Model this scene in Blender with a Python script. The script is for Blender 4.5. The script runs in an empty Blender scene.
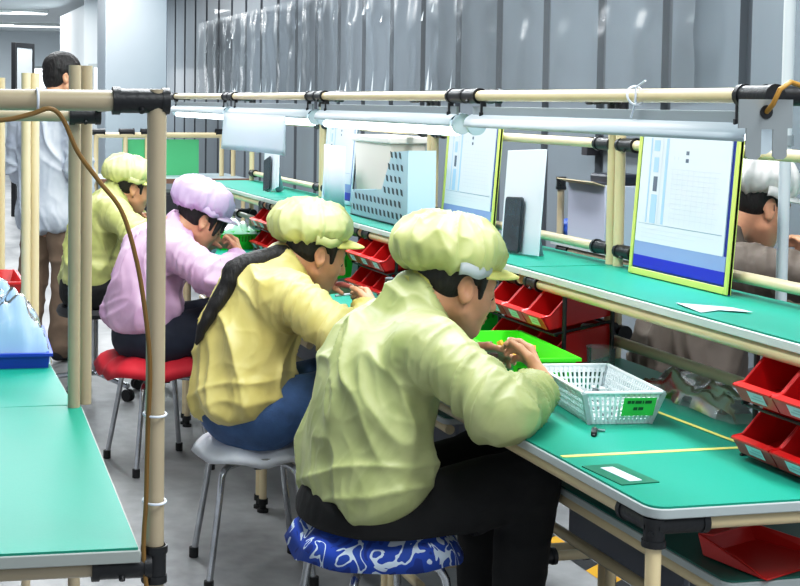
import bpy, bmesh, math, random
import numpy as np
from mathutils import Vector, Matrix, noise as mnoise
random.seed(7)
PI = math.pi
COL = bpy.context.scene.collection
D2R = math.radians

# ------------------------------------------------------------------ materials
MATS = {}
def lin(c):
    return tuple((x/12.92 if x <= .04045 else ((x+.055)/1.055)**2.4) for x in c)
def mat(name, rgb, rough=.5, metal=0., vary=0., vscale=8., bump=0., bscale=60., spec=.5,
        coat=0., trans=0., emit=None, estr=0., sheen=0., stretch=None, alpha=1.):
    """rgb given as sRGB 0-255"""
    if name in MATS: return MATS[name]
    m = bpy.data.materials.new(name); m.use_nodes = True
    nt = m.node_tree; b = nt.nodes['Principled BSDF']
    c = lin([x/255. for x in rgb])
    b.inputs['Base Color'].default_value = (*c, 1)
    b.inputs['Roughness'].default_value = rough
    b.inputs['Metallic'].default_value = metal
    b.inputs['Specular IOR Level'].default_value = spec
    b.inputs['Coat Weight'].default_value = coat
    b.inputs['Transmission Weight'].default_value = trans
    b.inputs['Sheen Weight'].default_value = sheen
    b.inputs['Alpha'].default_value = alpha
    if emit:
        b.inputs['Emission Color'].default_value = (*lin([x/255. for x in emit]), 1)
        b.inputs['Emission Strength'].default_value = estr
    tc = nt.nodes.new('ShaderNodeTexCoord')
    src = tc.outputs['Object']
    if stretch:
        mp = nt.nodes.new('ShaderNodeMapping'); mp.inputs['Scale'].default_value = stretch
        nt.links.new(src, mp.inputs['Vector']); src = mp.outputs['Vector']
    if vary > 0:
        n = nt.nodes.new('ShaderNodeTexNoise'); n.inputs['Scale'].default_value = vscale
        n.inputs['Detail'].default_value = 5
        nt.links.new(src, n.inputs['Vector'])
        r = nt.nodes.new('ShaderNodeValToRGB')
        r.color_ramp.elements[0].position = .3; r.color_ramp.elements[1].position = .7
        r.color_ramp.elements[0].color = (*[max(0, x*(1-vary)) for x in c], 1)
        r.color_ramp.elements[1].color = (*[min(1, x*(1+vary)) for x in c], 1)
        nt.links.new(n.outputs['Fac'], r.inputs['Fac'])
        nt.links.new(r.outputs['Color'], b.inputs['Base Color'])
    if bump > 0:
        n2 = nt.nodes.new('ShaderNodeTexNoise'); n2.inputs['Scale'].default_value = bscale
        n2.inputs['Detail'].default_value = 4
        nt.links.new(src, n2.inputs['Vector'])
        bp = nt.nodes.new('ShaderNodeBump'); bp.inputs['Strength'].default_value = bump
        bp.inputs['Distance'].default_value = .01
        nt.links.new(n2.outputs['Fac'], bp.inputs['Height'])
        nt.links.new(bp.outputs['Normal'], b.inputs['Normal'])
    MATS[name] = m
    return m

def film(name, rgb=(240, 245, 248), gloss=.2, rough=.08, dens=.1):
    if name in MATS: return MATS[name]
    m = bpy.data.materials.new(name); m.use_nodes = True
    nt = m.node_tree; nt.nodes.clear()
    out = nt.nodes.new('ShaderNodeOutputMaterial')
    tr = nt.nodes.new('ShaderNodeBsdfTransparent')
    gl = nt.nodes.new('ShaderNodeBsdfGlossy'); gl.inputs['Roughness'].default_value = rough
    df = nt.nodes.new('ShaderNodeBsdfDiffuse'); df.inputs['Color'].default_value = (*lin([x/255. for x in rgb]), 1)
    m1 = nt.nodes.new('ShaderNodeMixShader'); m1.inputs['Fac'].default_value = dens
    nt.links.new(tr.outputs[0], m1.inputs[1]); nt.links.new(df.outputs[0], m1.inputs[2])
    fr = nt.nodes.new('ShaderNodeLayerWeight'); fr.inputs['Blend'].default_value = gloss
    m2 = nt.nodes.new('ShaderNodeMixShader')
    nt.links.new(fr.outputs['Fresnel'], m2.inputs['Fac'])
    nt.links.new(m1.outputs[0], m2.inputs[1]); nt.links.new(gl.outputs[0], m2.inputs[2])
    nt.links.new(m2.outputs[0], out.inputs['Surface'])
    MATS[name] = m
    return m

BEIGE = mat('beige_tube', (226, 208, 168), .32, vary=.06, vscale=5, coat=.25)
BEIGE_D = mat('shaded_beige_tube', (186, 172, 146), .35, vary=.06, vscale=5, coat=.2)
BLACK = mat('black_joint', (24, 26, 30), .38, bump=.1, bscale=150)
GREEN = mat('green_mat', (16, 148, 126), .42, vary=.05, vscale=3, bump=.04, bscale=300, spec=.4)
GREY_EDGE = mat('grey_edge', (176, 184, 184), .45)
WHITE_EDGE = mat('white_edge', (222, 228, 226), .45)
WHITE = mat('white_paper', (222, 229, 240), .6)
PALE = mat('pale_blue_sheet', (214, 230, 242), .45)
CHROME = mat('chrome', (190, 192, 196), .22, 1., vary=.15, vscale=20)
RUBBER = mat('black_rubber', (18, 18, 20), .7)
RED = mat('red_plastic', (206, 26, 28), .3, vary=.06, coat=.2)
REDPAN = mat('red_dustpan_plastic', (205, 34, 30), .32, vary=.06)
BRIGHTG = mat('bright_green_plastic', (70, 226, 26), .35)
GREYMETAL = mat('grey_sheet_metal', (158, 166, 170), .4, .3)
LAMPSHADE = mat('lamp_shade_grey', (196, 208, 216), .38)
TUBE_ON = mat('lit_tube', (255, 255, 255), .4, emit=(235, 246, 255), estr=4.)
TAPE = mat('yellow_tape', (226, 222, 128), .5, vary=.08, vscale=40)
WBASK = mat('white_basket_plastic', (226, 236, 238), .4)
BLUEPL = mat('blue_plastic', (28, 66, 182), .35)
BLUEBASK = mat('pale_blue_basket', (176, 200, 214), .4)
SLOT = mat('dark_slot', (70, 84, 92), .7)
CREAM = mat('cream_box', (214, 208, 196), .5)
PANELG = mat('grey_panel', (112, 118, 132), .5)
LIME = mat('lime_frame', (206, 222, 118), .45)
NAVY = mat('navy_backing', (30, 52, 150), .4)
ROYAL = mat('royal_blue_band', (32, 44, 190), .4)
LAV = mat('lavender_band', (150, 164, 214), .5)
LBLUE = mat('light_blue_column', (176, 206, 240), .5)
INK = mat('faint_ink', (196, 204, 216), .6)
DINK = mat('dark_ink', (110, 116, 134), .6)
LABELG = mat('green_label', (60, 190, 90), .5)
CLEAR = film('clear_plastic_film', gloss=.22, rough=.22, dens=.2)
BAGBLUE = film('bluish_plastic_bag', (176, 206, 240), .12, .25, .85)
GLASS = film('clear_container', (220, 235, 235), .35, .05, .15)
HAIR = mat('black_hair', (26, 22, 22), .55, vary=.5, vscale=60, bump=.5, bscale=120, stretch=(1, 1, .25))

# ------------------------------------------------------------------ mesh helpers
class MB:
    def __init__(s): s.v = []; s.f = []; s.m = []
    def add(s, vs, fs, mi=0):
        o = len(s.v); s.v += [tuple(v) for v in vs]
        for f in fs: s.f.append([i+o for i in f]); s.m.append(mi)
        return s
    def box(s, c, size, mi=0, M=None):
        hx, hy, hz = size[0]/2, size[1]/2, size[2]/2
        vs = [Vector((x*hx, y*hy, z*hz)) for x in (-1, 1) for y in (-1, 1) for z in (-1, 1)]
        if M is not None: vs = [M @ v for v in vs]
        vs = [v+Vector(c) for v in vs]
        return s.add(vs, [(0, 1, 3, 2), (4, 6, 7, 5), (0, 4, 5, 1), (2, 3, 7, 6), (0, 2, 6, 4), (1, 5, 7, 3)], mi)
    def b2(s, x0, x1, y0, y1, z0, z1, mi=0):
        return s.box(((x0+x1)/2, (y0+y1)/2, (z0+z1)/2), (x1-x0, y1-y0, z1-z0), mi)
    def tube(s, pts, r, n=14, mi=0, caps=True):
        pts = [Vector(p) for p in pts]; k = len(pts)
        rs = r if isinstance(r, (list, tuple)) else [r]*k
        tang = []
        for i in range(k):
            a = pts[max(i-1, 0)]; b = pts[min(i+1, k-1)]
            tang.append((b-a).normalized())
        u = tang[0].orthogonal().normalized()
        vs = []
        for i in range(k):
            t = tang[i]; u = (u - t*u.dot(t))
            u = u.normalized() if u.length > 1e-6 else t.orthogonal().normalized()
            w = t.cross(u)
            for j in range(n):
                a = 2*PI*j/n
                vs.append(pts[i]+(u*math.cos(a)+w*math.sin(a))*rs[i])
        fs = []
        for i in range(k-1):
            for j in range(n):
                fs.append((i*n+j, i*n+(j+1) % n, (i+1)*n+(j+1) % n, (i+1)*n+j))
        if caps:
            fs.append(tuple(range(n-1, -1, -1))); fs.append(tuple((k-1)*n+j for j in range(n)))
        return s.add(vs, fs, mi)
    def lathe(s, prof, c=(0, 0, 0), n=24, mi=0, M=None):
        vs = []
        for r, z in prof:
            for j in range(n):
                v = Vector((r*math.cos(2*PI*j/n), r*math.sin(2*PI*j/n), z))
                if M is not None: v = M @ v
                vs.append(v+Vector(c))
        fs = []
        k = len(prof)
        for i in range(k-1):
            for j in range(n):
                fs.append((i*n+j, i*n+(j+1) % n, (i+1)*n+(j+1) % n, (i+1)*n+j))
        fs.append(tuple(range(n-1, -1, -1))); fs.append(tuple((k-1)*n+j for j in range(n)))
        return s.add(vs, fs, mi)
    def prism(s, poly, d0, d1, axis='z', mi=0):
        """poly 2D; axis z: (x,y) poly; axis y: (x,z); axis x: (y,z)"""
        def P(a, b, d):
            return (a, b, d) if axis == 'z' else ((a, d, b) if axis == 'y' else (d, a, b))
        n = len(poly)
        vs = [P(a, b, d0) for a, b in poly]+[P(a, b, d1) for a, b in poly]
        fs = [tuple(range(n-1, -1, -1)), tuple(range(n, 2*n))]
        for i in range(n): fs.append((i, (i+1) % n, n+(i+1) % n, n+i))
        return s.add(vs, fs, mi)
    def grid(s, fn, nu, nv, mi=0, thick=None):
        vs = [fn(i/nu, j/nv) for i in range(nu+1) for j in range(nv+1)]
        fs = []
        for i in range(nu):
            for j in range(nv):
                a = i*(nv+1)+j
                fs.append((a, a+1, a+nv+2, a+nv+1))
        return s.add(vs, fs, mi)
    def ball(s, c, r, mi=0, n=12, M=None):
        r = r if isinstance(r, (tuple, list)) else (r, r, r)
        vs = []; fs = []
        m = n//2+1
        for i in range(m+1):
            th = PI*i/m
            for j in range(n):
                v = Vector((r[0]*math.sin(th)*math.cos(2*PI*j/n), r[1]*math.sin(th)*math.sin(2*PI*j/n), r[2]*math.cos(th)))
                if M is not None: v = M @ v
                vs.append(v+Vector(c))
        for i in range(m):
            for j in range(n):
                fs.append((i*n+j, (i+1)*n+j, (i+1)*n+(j+1) % n, i*n+(j+1) % n))
        return s.add(vs, fs, mi)

def rrect(x0, x1, y0, y1, r, seg=4):
    out = []
    for cx, cy, a0 in ((x1-r, y0+r, -PI/2), (x1-r, y1-r, 0), (x0+r, y1-r, PI/2), (x0+r, y0+r, PI)):
        for i in range(seg+1):
            a = a0+PI/2*i/seg
            out.append((cx+r*math.cos(a), cy+r*math.sin(a)))
    return out

def link_mesh(name, me, mats, parent=None, loc=None):
    o = bpy.data.objects.new(name, me); COL.objects.link(o)
    for m in (mats if isinstance(mats, (list, tuple)) else [mats]): me.materials.append(m)
    if parent: o.parent = parent
    if loc is not None: o.location = loc
    return o

def obj(name, mb, mats, parent=None, bevel=0., seg=2, smooth=True, loc=None, fixn=True, solid=0., angle=35):
    me = bpy.data.meshes.new(name)
    me.from_pydata(mb.v, [], mb.f)
    bm = bmesh.new(); bm.from_mesh(me)
    bmesh.ops.remove_doubles(bm, verts=bm.verts, dist=1e-6) if False else None
    if fixn: bmesh.ops.recalc_face_normals(bm, faces=bm.faces)
    bm.to_mesh(me); bm.free()
    me.polygons.foreach_set('material_index', mb.m)
    if smooth:
        me.polygons.foreach_set('use_smooth', [True]*len(me.polygons))
        me.set_sharp_from_angle(angle=D2R(angle))
    o = link_mesh(name, me, mats, parent, loc)
    if solid:
        sm = o.modifiers.new('solid', 'SOLIDIFY'); sm.thickness = solid; sm.offset = 0
    if bevel:
        bv = o.modifiers.new('bevel', 'BEVEL'); bv.width = bevel; bv.segments = seg
        bv.limit_method = 'ANGLE'; bv.angle_limit = D2R(40); bv.harden_normals = False
    return o

def tag(o, label=None, cat=None, group=None, kind=None):
    if label: o['label'] = label
    if cat: o['category'] = cat
    if group: o['group'] = group
    if kind: o['kind'] = kind
    return o
def thing(name, label, cat, loc=(0, 0, 0), rz=0., group=None):
    o = bpy.data.objects.new(name, None); COL.objects.link(o)
    o.empty_display_size = .1
    o.location = loc; o.rotation_euler = (0, 0, rz)
    return tag(o, label, cat, group)
def dup(o, loc=None, label=None, rz=None, group=None, parent=None):
    c = o.copy(); COL.objects.link(c)
    if parent is not None: c.parent = parent
    if loc is not None: c.location = loc
    if rz is not None: c.rotation_euler = (0, 0, rz)
    if label: c['label'] = label
    if group: c['group'] = group
    for ch in list(o.children): dup(ch, parent=c)
    return c
def struct(name, mb, m, **k):
    return tag(obj(name, mb, m, **k), kind='structure')

# ------------------------------------------------------------------ setting
def floor_mat():
    m = bpy.data.materials.new('painted_concrete'); m.use_nodes = True
    nt = m.node_tree; b = nt.nodes['Principled BSDF']
    tc = nt.nodes.new('ShaderNodeTexCoord')
    n1 = nt.nodes.new('ShaderNodeTexNoise'); n1.inputs['Scale'].default_value = 1.6; n1.inputs['Detail'].default_value = 8; n1.inputs['Distortion'].default_value = .8
    n2 = nt.nodes.new('ShaderNodeTexNoise'); n2.inputs['Scale'].default_value = 14; n2.inputs['Detail'].default_value = 6
    mp = nt.nodes.new('ShaderNodeMapping'); mp.inputs['Scale'].default_value = (1.4, .6, 1)
    nt.links.new(tc.outputs['Object'], mp.inputs['Vector'])
    nt.links.new(mp.outputs['Vector'], n1.inputs['Vector']); nt.links.new(tc.outputs['Object'], n2.inputs['Vector'])
    mx = nt.nodes.new('ShaderNodeMath'); mx.operation = 'MULTIPLY_ADD'
    mx.inputs[1].default_value = .35; nt.links.new(n2.outputs['Fac'], mx.inputs[0]); nt.links.new(n1.outputs['Fac'], mx.inputs[2])
    r = nt.nodes.new('ShaderNodeValToRGB')
    e = r.color_ramp.elements
    e[0].position = .45; e[0].color = (.15, .152, .158, 1); e[1].position = .86; e[1].color = (.42, .425, .43, 1)
    nt.links.new(mx.outputs[0], r.inputs['Fac']); nt.links.new(r.outputs['Color'], b.inputs['Base Color'])
    rr = nt.nodes.new('ShaderNodeMapRange'); rr.inputs[3].default_value = .3; rr.inputs[4].default_value = .6
    nt.links.new(n2.outputs['Fac'], rr.inputs[0]); nt.links.new(rr.outputs[0], b.inputs['Roughness'])
    bp = nt.nodes.new('ShaderNodeBump'); bp.inputs['Strength'].default_value = .06; bp.inputs['Distance'].default_value = .01
    nt.links.new(n2.outputs['Fac'], bp.inputs['Height']); nt.links.new(bp.outputs['Normal'], b.inputs['Normal'])
    return m
WALLG = mat('grey_wall_panel', (130, 138, 145), .38, .1, vary=.07, vscale=2.2, bump=.06, bscale=5, stretch=(1, 1, .25), coat=.15)
RIB = mat('grey_wall_rib', (92, 98, 105), .42, .2)
PILLAR = mat('pale_grey_pillar', (160, 170, 178), .5, vary=.04, vscale=2)
BACKW = mat('back_wall_grey', (206, 214, 218), .6, vary=.04, vscale=1)
CEIL = mat('ceiling_grey', (216, 222, 224), .7)
WIN = mat('bright_window_glass', (250, 252, 255), .3, emit=(250, 252, 255), estr=1.6)

struct('floor', MB().b2(-5, 5.5, -2.5, 31, -.1, 0), floor_mat(), smooth=False)
struct('ceiling', MB().b2(-5, 5.5, -2.5, 31, 2.9, 3.0), CEIL, smooth=False)
def corrugated(y0, y1, x, pitch):
    """profiled wall panel: flat pans with narrow recessed grooves"""
    prof = []; y = y0
    while y < y1:
        prof += [(x, y, 0), (x, y+pitch*.86, 0), (x+.03, y+pitch*.875, 1), (x+.03, y+pitch*.985, 1)]
        y += pitch
    mb = MB()
    for (xa, ya, ma), (xb, yb, mb_) in zip(prof[:-1], prof[1:]):
        mb.add([(xa, ya, 0), (xb, yb, 0), (xb, yb, 2.9), (xa, ya, 2.9)], [(0, 1, 2, 3)], 1 if (ma or mb_) else 0)
    return mb
struct('wall_right', corrugated(.4, 17.5, 3.4, .598), [WALLG, RIB], smooth=False, fixn=False)
struct('wall_back', MB().b2(-5, 5.5, 29.5, 29.7, 0, 2.9), BACKW, smooth=False)
pm = MB().b2(2.07, 2.70, 14.0, 14.6, 0, 2.9, 0)
struct('wall_pillar', pm, PILLAR, bevel=.01)
pt = MB().b2(2.5, 2.55, 18.9, 21.7, 0, 2.76)
pt.b2(2.5, 3.2, 18.85, 18.9, 0, 2.9)
struct('wall_partition', pt, BACKW, smooth=False)
# windows
def window(name, x0, x1, y, z0, z1, mull):
    w = thing(name, None, None, ((x0+x1)/2, y, z0)); w['kind'] = 'structure'
    hw = (x1-x0)/2; h = z1-z0
    obj('window_pane', MB().b2(-hw, hw, -.01, .0, 0, h), WIN, w, smooth=False)
    f = MB()
    f.b2(-hw-.05, hw+.05, -.03, .01, -.05, 0); f.b2(-hw-.05, hw+.05, -.03, .01, h, h+.05)
    for i in range(mull+1):
        xx = -hw+2*hw*i/mull
        f.b2(xx-.025, xx+.025, -.03, .01, 0, h)
    obj('window_frame', f, GREY_EDGE, w, smooth=False)
window('window_1', 2.72, 3.9, 29.45, 1.52, 2.12, 3)
window('window_2', 2.60, 3.08, 18.83, 1.50, 1.92, 1)
# framed door standing at the back, its leaf ajar
dw = thing('door_1', None, None, (1.60, 18.0, 0), D2R(58)); dw['kind'] = 'structure'
obj('door_leaf', MB().b2(-.22, .22, -.02, .02, .02, 2.14), mat('door_grey', (196, 204, 208), .4), dw, bevel=.004)
fr = MB().b2(-.27, -.22, -.03, .03, 0, 2.2); fr.b2(.22, .27, -.03, .03, 0, 2.2); fr.b2(-.22, .22, -.03, .03, 2.14, 2.2)
obj('door_frame', fr, BLACK, dw, bevel=.004)
# hazard tape on the floor
hz = MB(); y = 2.4; i = 0
while y < 9:
    hz.add([(2.16, y, .001), (2.23, y+.05, .001), (2.23, y+.20, .001), (2.16, y+.15, .001)], [(0, 1, 2, 3)], i % 2)
    y += .15; i += 1
tag(obj('floor_marking_tape', hz, [mat('hazard_yellow', (232, 176, 30), .5), BLACK], smooth=False, fixn=False),
    'yellow and black hazard tape on the floor behind the work benches', 'floor tape')
# ceiling light fittings
def ceiling_light(x, y, lab):
    t = thing('ceiling_light', lab, 'light', (x, y, 2.9), 0, 'ceiling strip lights')
    obj('housing', MB().b2(-1.2, 1.2, -.12, .12, -.05, 0), WHITE_EDGE, t, bevel=.005)
    obj('diffuser', MB().b2(-1.17, 1.17, -.10, .10, -.065, -.05), mat('diffuser', (255, 255, 255), .4, emit=(245, 250, 255), estr=3.), t)
ceiling_light(1.2, 22.5, 'white strip light on the far ceiling, nearer of the two')
ceiling_light(2.2, 26.5, 'white strip light on the far ceiling, the one closest to the back wall')
CABLE = [(0.144, 2.152, 1.465), (0.174, 2.152, 1.468), (0.205, 2.152, 1.476), (0.233, 2.152, 1.484), (0.253, 2.152, 1.467), (0.276, 2.152, 1.417), (0.31, 2.152, 1.371), (0.345, 2.152, 1.324), (0.369, 2.152, 1.245), (0.384, 2.152, 1.156), (0.391, 2.152, 1.074), (0.388, 2.152, 0.978), (0.386, 2.152, 0.866), (0.383, 2.152, 0.77), (0.4, 2.152, 0.6), (0.4, 2.152, 0.3), (0.41, 2.15, 0.02)]
# ------------------------------------------------------------------ work benches (right hand line)
XF, YB, L = 1.285, 2.18, 1.357       # front edge, near end, module length
T = .795
R = .014
def joint_mb(p, d, ln=.09, r=.0185, mb=None):
    mb = mb or MB(); p = Vector(p); d = Vector(d).normalized()
    a = p; b = p+d*ln
    mb.tube([a, b], r, 14)
    mb.tube([b-d*.012, b], r*1.14, 14); mb.tube([a, a+d*.012], r*1.1, 14)
    s = d.orthogonal().normalized()*r
    mb.tube([a+d*ln*.5-s*.9, a+d*ln*.5+s*1.25], .005, 8)
    return mb
def tube_part(name, a, b, parent, m=None, r=R):
    return obj(name, MB().tube([a, b], r, 16), m or BEIGE, parent)

def make_bench(name, label):
    t = thing(name, label, 'workbench', (XF, YB, 0), 0, 'green topped work benches of the right hand line')
    D = .675
    top = obj('tabletop', MB().prism(rrect(0.004, D, .004, L-.008, .03), T-.004, T), GREEN, t)
    obj('edge_band', MB().prism(rrect(0, D, 0, L-.004, .033), T-.022, T-.0038), GREY_EDGE, top, bevel=.002)
    zt = T-.022-R
    y0, y1 = .025, L-.027
    # under-top frame
    tube_part('front_tube', (.02, y0, zt), (.02, y1, zt), t)
    tube_part('back_tube', (.64, y0, zt), (.64, y1, zt), t)
    for y in (y0, y1): tube_part('end_tube', (.02, y, zt), (.64, y, zt), t)
    # front legs with black feet
    for y in (y0, y1):
        lg = tube_part('leg', (.02, y, .03), (.02, y, zt), t)
        obj('foot_cup', MB().lathe([(.012, .05), (.019, .05), (.019, .03), (.012, .028), (.012, .012), (.021, .01), (.021, 0)], (.02, y, 0), 14), RUBBER, lg)
        s = 1 if y == y0 else -1
        j = MB(); joint_mb((.02, y, zt+.012), (0, 0, -1), .052, mb=j); joint_mb((.02, y, zt), (0, s, 0), .10, mb=j); joint_mb((.02, y, zt), (1, 0, 0), .10, mb=j)
        obj('corner_joint', j, BLACK, t)
    # uprights at the back that carry shelf, rails and lamp rail
    for y in (y0-.005, y1+.005):
        u = tube_part('upright', (.665, y, .03), (.665, y, 1.53), t)
        obj('foot_cup', MB().lathe([(.012, .05), (.019, .05), (.019, .03), (.012, .028), (.012, .012), (.021, .01), (.021, 0)], (.665, y, 0), 14), RUBBER, u)
        s = 1 if y < L/2 else -1
        for z in (1.385, 1.092, .25):
            obj('joint', joint_mb((.665, y, z), (0, s, 0) if z > .5 else (-1, 0, 0), .085), BLACK, t)
        j = joint_mb((.665, y, 1.515), (-1, 0, 0), .08); joint_mb((.665, y, 1.53), (0, 0, -1), .06, mb=j)
        obj('joint', j, BLACK, t)
        obj('joint', joint_mb((.665, y, .87), (0, s, 0), .05), BLACK, t)
    for z in (1.385, 1.092): tube_part('back_rail', (.665, y0, z), (.665, y1, z), t)
    # top lamp rail
    tube_part('lamp_rail', (.215, .01, 1.515), (.215, L-.015, 1.515), t)
    for y in (y0, y1):
        tube_part('top_cross_tube', (.215, y, 1.515), (.665, y, 1.515), t)
        s = 1 if y == y0 else -1
        j = joint_mb((.215, y-s*.03, 1.515), (0, s, 0), .10); joint_mb((.215, y, 1.515), (1, 0, 0), .09, mb=j)
        obj('rail_joint', j, BLACK, t)
    # upper shelf
    sh = obj('upper_shelf', MB().b2(.388, .70, .004, L-.008, 1.046, 1.05), GREEN, t)
    obj('edge_band', MB().b2(.383, .703, 0, L-.004, 1.028, 1.0462), WHITE_EDGE, sh, bevel=.002)
    tube_part('shelf_tube', (.40, .02, 1.013), (.40, L-.02, 1.013), t)
    for y in (y0+.03, L/2, y1-.03): tube_part('shelf_bearer', (.40, y, 1.013), (.665, y, 1.013), t)
    for y, s in ((y0, 1), (y1, -1)): obj('shelf_joint', joint_mb((.40, y, 1.013), (0, s, 0), .07), BLACK, t)
    # bin rail under the shelf
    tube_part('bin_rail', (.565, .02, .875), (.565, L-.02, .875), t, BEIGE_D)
    for y, s in ((y0-.02, 1), (y1+.02, -1)):
        j = joint_mb((.565, y, .875), (0, s, 0), .16, .021); joint_mb((.565, y+.03*s, .875), (1, 0, 0), .09, mb=j)
        obj('joint', j, BLACK, t)
    # lower shelf
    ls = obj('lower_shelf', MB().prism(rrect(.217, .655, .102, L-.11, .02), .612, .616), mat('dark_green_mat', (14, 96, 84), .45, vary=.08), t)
    obj('edge_band', MB().prism(rrect(.213, .657, .098, L-.106, .022), .596, .6122), GREY_EDGE, ls, bevel=.002)
    tube_part('lower_shelf_tube', (.23, .10, .582), (.23, L-.11, .582), t)
    # cross frame below, with grey panels hung under the shelf
    for y in (y0+.005, y1-.005):
        tube_part('lower_cross_tube', (.02, y, .25), (.665, y, .25), t)
        tube_part('short_post', (.41, y+(.03 if y < L/2 else -.03), .25), (.41, y+(.03 if y < L/2 else -.03), .596), t)
        obj('joint', joint_mb((.02, y, .25), (1, 0, 0), .09), BLACK, t)
        j = joint_mb((.41, y+(.03 if y < L/2 else -.03), .20), (0, 0, 1), .09, .021); joint_mb((.33, y, .25), (1, 0, 0), .16, .021, mb=j)
        obj('joint', j, BLACK, t)
    tube_part('stretcher', (.38, y0, .40), (.38, y1, .40), t)
    tube_part('footrest', (.12, y0, .17), (.12, y1, .17), t)
    for (ya, yb) in ((.10, .68), (.70, 1.27)):
        p = obj('grey_panel', MB().b2(.50, .515, ya, yb, .30, .595), PANELG, t, bevel=.004)
        b = MB()
        for yy in (ya+.05, (ya+yb)/2, yb-.05): b.tube([(.502, yy, .57), (.494, yy, .57)], .006, 8)
        obj('bolt', b, BLACK, p)
    return t
bench = make_bench('workbench', 'nearest green work bench on the right, with the red dustpan on its lower shelf')
BL = ['second green work bench of the right line, in front of the braided worker in yellow',
      'third green work bench of the right line, in front of the worker in pink',
      'farthest green work bench of the right line, by the lone hanging pale sheet']
BENCHES = [bench]+[dup(bench, (XF, YB+L*(i+1), 0), BL[i]) for i in range(3)]

# ------------------------------------------------------------------ lamps under the rail
def make_lamp(lit, label):
    t = thing('bench_lamp', label, 'lamp', (1.50, YB, 1.5), 0, 'strip lamps under the lamp rail')
    ch = MB(); ch.b2(-.004, .004, .05, L-.06, -.036, -.013)
    ch.b2(-.004, .03, .05, L-.06, -.038, -.034)
    obj('mounting_channel', ch, GREYMETAL, t, bevel=.001)
    r = .036
    prof = [(r*math.sin(a)+.012, -.062+r*.82*math.cos(a)) for a in [(-PI*.56)+PI*1.12*i/14 for i in range(15)]]
    sh = MB(); n = len(prof)
    y0, y1 = .05, L-.05
    sh.add([(x, y0, z) for x, z in prof]+[(x, y1, z) for x, z in prof], [(i, i+1, n+i+1, n+i) for i in range(n-1)])
    obj('shade', sh, LAMPSHADE, t, solid=.0025, fixn=False)
    for y in (y0, y1):
        cap = MB().tube([(.012, y-.004, -.062), (.012, y+.004, -.062)], r*.78, 18)
        obj('end_cap', cap, LAMPSHADE, t)
    zz = -.054 if not lit else -.082
    obj('lamp_tube', MB().tube([(.012, y0+.03, zz), (.012, y1-.03, zz)], .013, 12), TUBE_ON, t)
    for y in (.10, L-.12):
        obj('hanger', MB().tube([(0, y, .0), (0, y, -.03)], .008, 10).tube([(0, y, -.028), (0, y, -.05)], .011, 10), BLACK, t)
    return t
lamp = make_lamp(False, 'grey strip lamp shade under the nearest stretch of lamp rail, above the nearest instruction board')
lamp2 = make_lamp(True, 'lit white strip lamp above the pale blue perforated basket')
lamp2.location.y = YB+L
dup(lamp2, (1.50, YB+2*L, 1.5), 'lit strip lamp carrying the lone hanging pale blue sheet')
dup(lamp2, (1.50, YB+3*L, 1.5), 'farthest strip lamp, at the far end of the lamp rail behind the left post')
# bracket with two prongs at the near end of the lamp
br = MB(); br.prism([(-.052, -.01), (.052, -.01), (.052, -.06), (.043, -.06), (.043, -.108), (.036, -.114), (.022, -.114), (.015, -.108), (.015, -.062), (-.008, -.062), (-.008, -.108), (-.015, -.114), (-.030, -.114), (-.037, -.108), (-.037, -.06), (-.052, -.06)], -.003, 0, 'y')
br.tube([(.0, -.0035, -.032), (.0, -.005, -.032)], .012, 14, 1)
tag(obj('lamp_mount_bracket', br, [mat('bracket_grey', (150, 156, 158), .45, .4), BLACK], smooth=True, loc=(1.470, YB-.02, 1.518), bevel=.0), 'grey metal two-pronged bracket at the near end of the lamp rail', 'bracket')
wire = MB()
P = [Vector((1.57, 2.17, 1.525)), Vector((1.50, 2.135, 1.538)), Vector((1.478, 2.132, 1.525)), Vector((1.470, 2.138, 1.50)), Vector((1.470, 2.156, 1.486))]
wire.tube(P, .0045, 10)
tag(obj('lamp_wire', wire, mat('ochre_cable', (176, 132, 52), .45)), 'ochre cable looped into the hole of the grey lamp bracket', 'cable')
tie = MB().tube([(1.484, 2.62, 1.532), (1.484, 2.62, 1.50), (1.486, 2.64, 1.47)], .0022, 8)
tie.tube([(1.484+.019*math.cos(a), 2.62+.005*math.sin(a), 1.515+.019*math.sin(a)) for a in [2*PI*i/16 for i in range(17)]], .0024, 8)
tie.tube([(1.484, 2.62, 1.532), (1.482, 2.58, 1.545)], .002, 8)
tag(obj('cable_tie', tie, WHITE), 'white cable tie around the lamp rail above the nearest instruction board', 'cable tie')

# ------------------------------------------------------------------ tape, cards and small things on the nearest bench
tag(obj('bench_tape', MB().b2(1.295, 1.80, 2.530, 2.544, T, T+.0012), TAPE, smooth=False), 'pale yellow tape running across the nearest bench top from its front edge', 'tape')
tp = MB().add([(1.690, 2.90, T+.0016), (1.703, 2.90, T+.0016), (1.730, 2.30, T+.0016), (1.717, 2.30, T+.0016)], [(0, 1, 2, 3)])
tag(obj('bench_tape', tp, TAPE, smooth=False), 'pale yellow tape running along the nearest bench from the white basket toward the red bins', 'tape')
c = thing('card_holder', 'dark green card holder with a white strip, lying flat near the bench corner', 'card', (1.342, 2.393, T), D2R(4))
obj('sleeve', MB().b2(-.040, .040, -.068, .068, 0, .002), mat('dark_green_card', (10, 112, 88), .4), c)
obj('paper_strip', MB().b2(-.013, .013, -.052, .045, .002, .003), WHITE, c)
k = thing('clip_tool', 'small black clip lying on the bench in front of the white basket', 'clip', (1.452, 2.70, T), D2R(60))
obj('clip_body', MB().b2(-.022, .022, -.006, .006, 0, .010).b2(-.028, -.012, -.004, .004, .0, .006), BLACK, k, bevel=.002)
obj('clip_lever', MB().tube([(.018, 0, .01), (.026, -.006, .004), (.026, -.022, .003)], .003, 8), CHROME, k)

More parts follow.
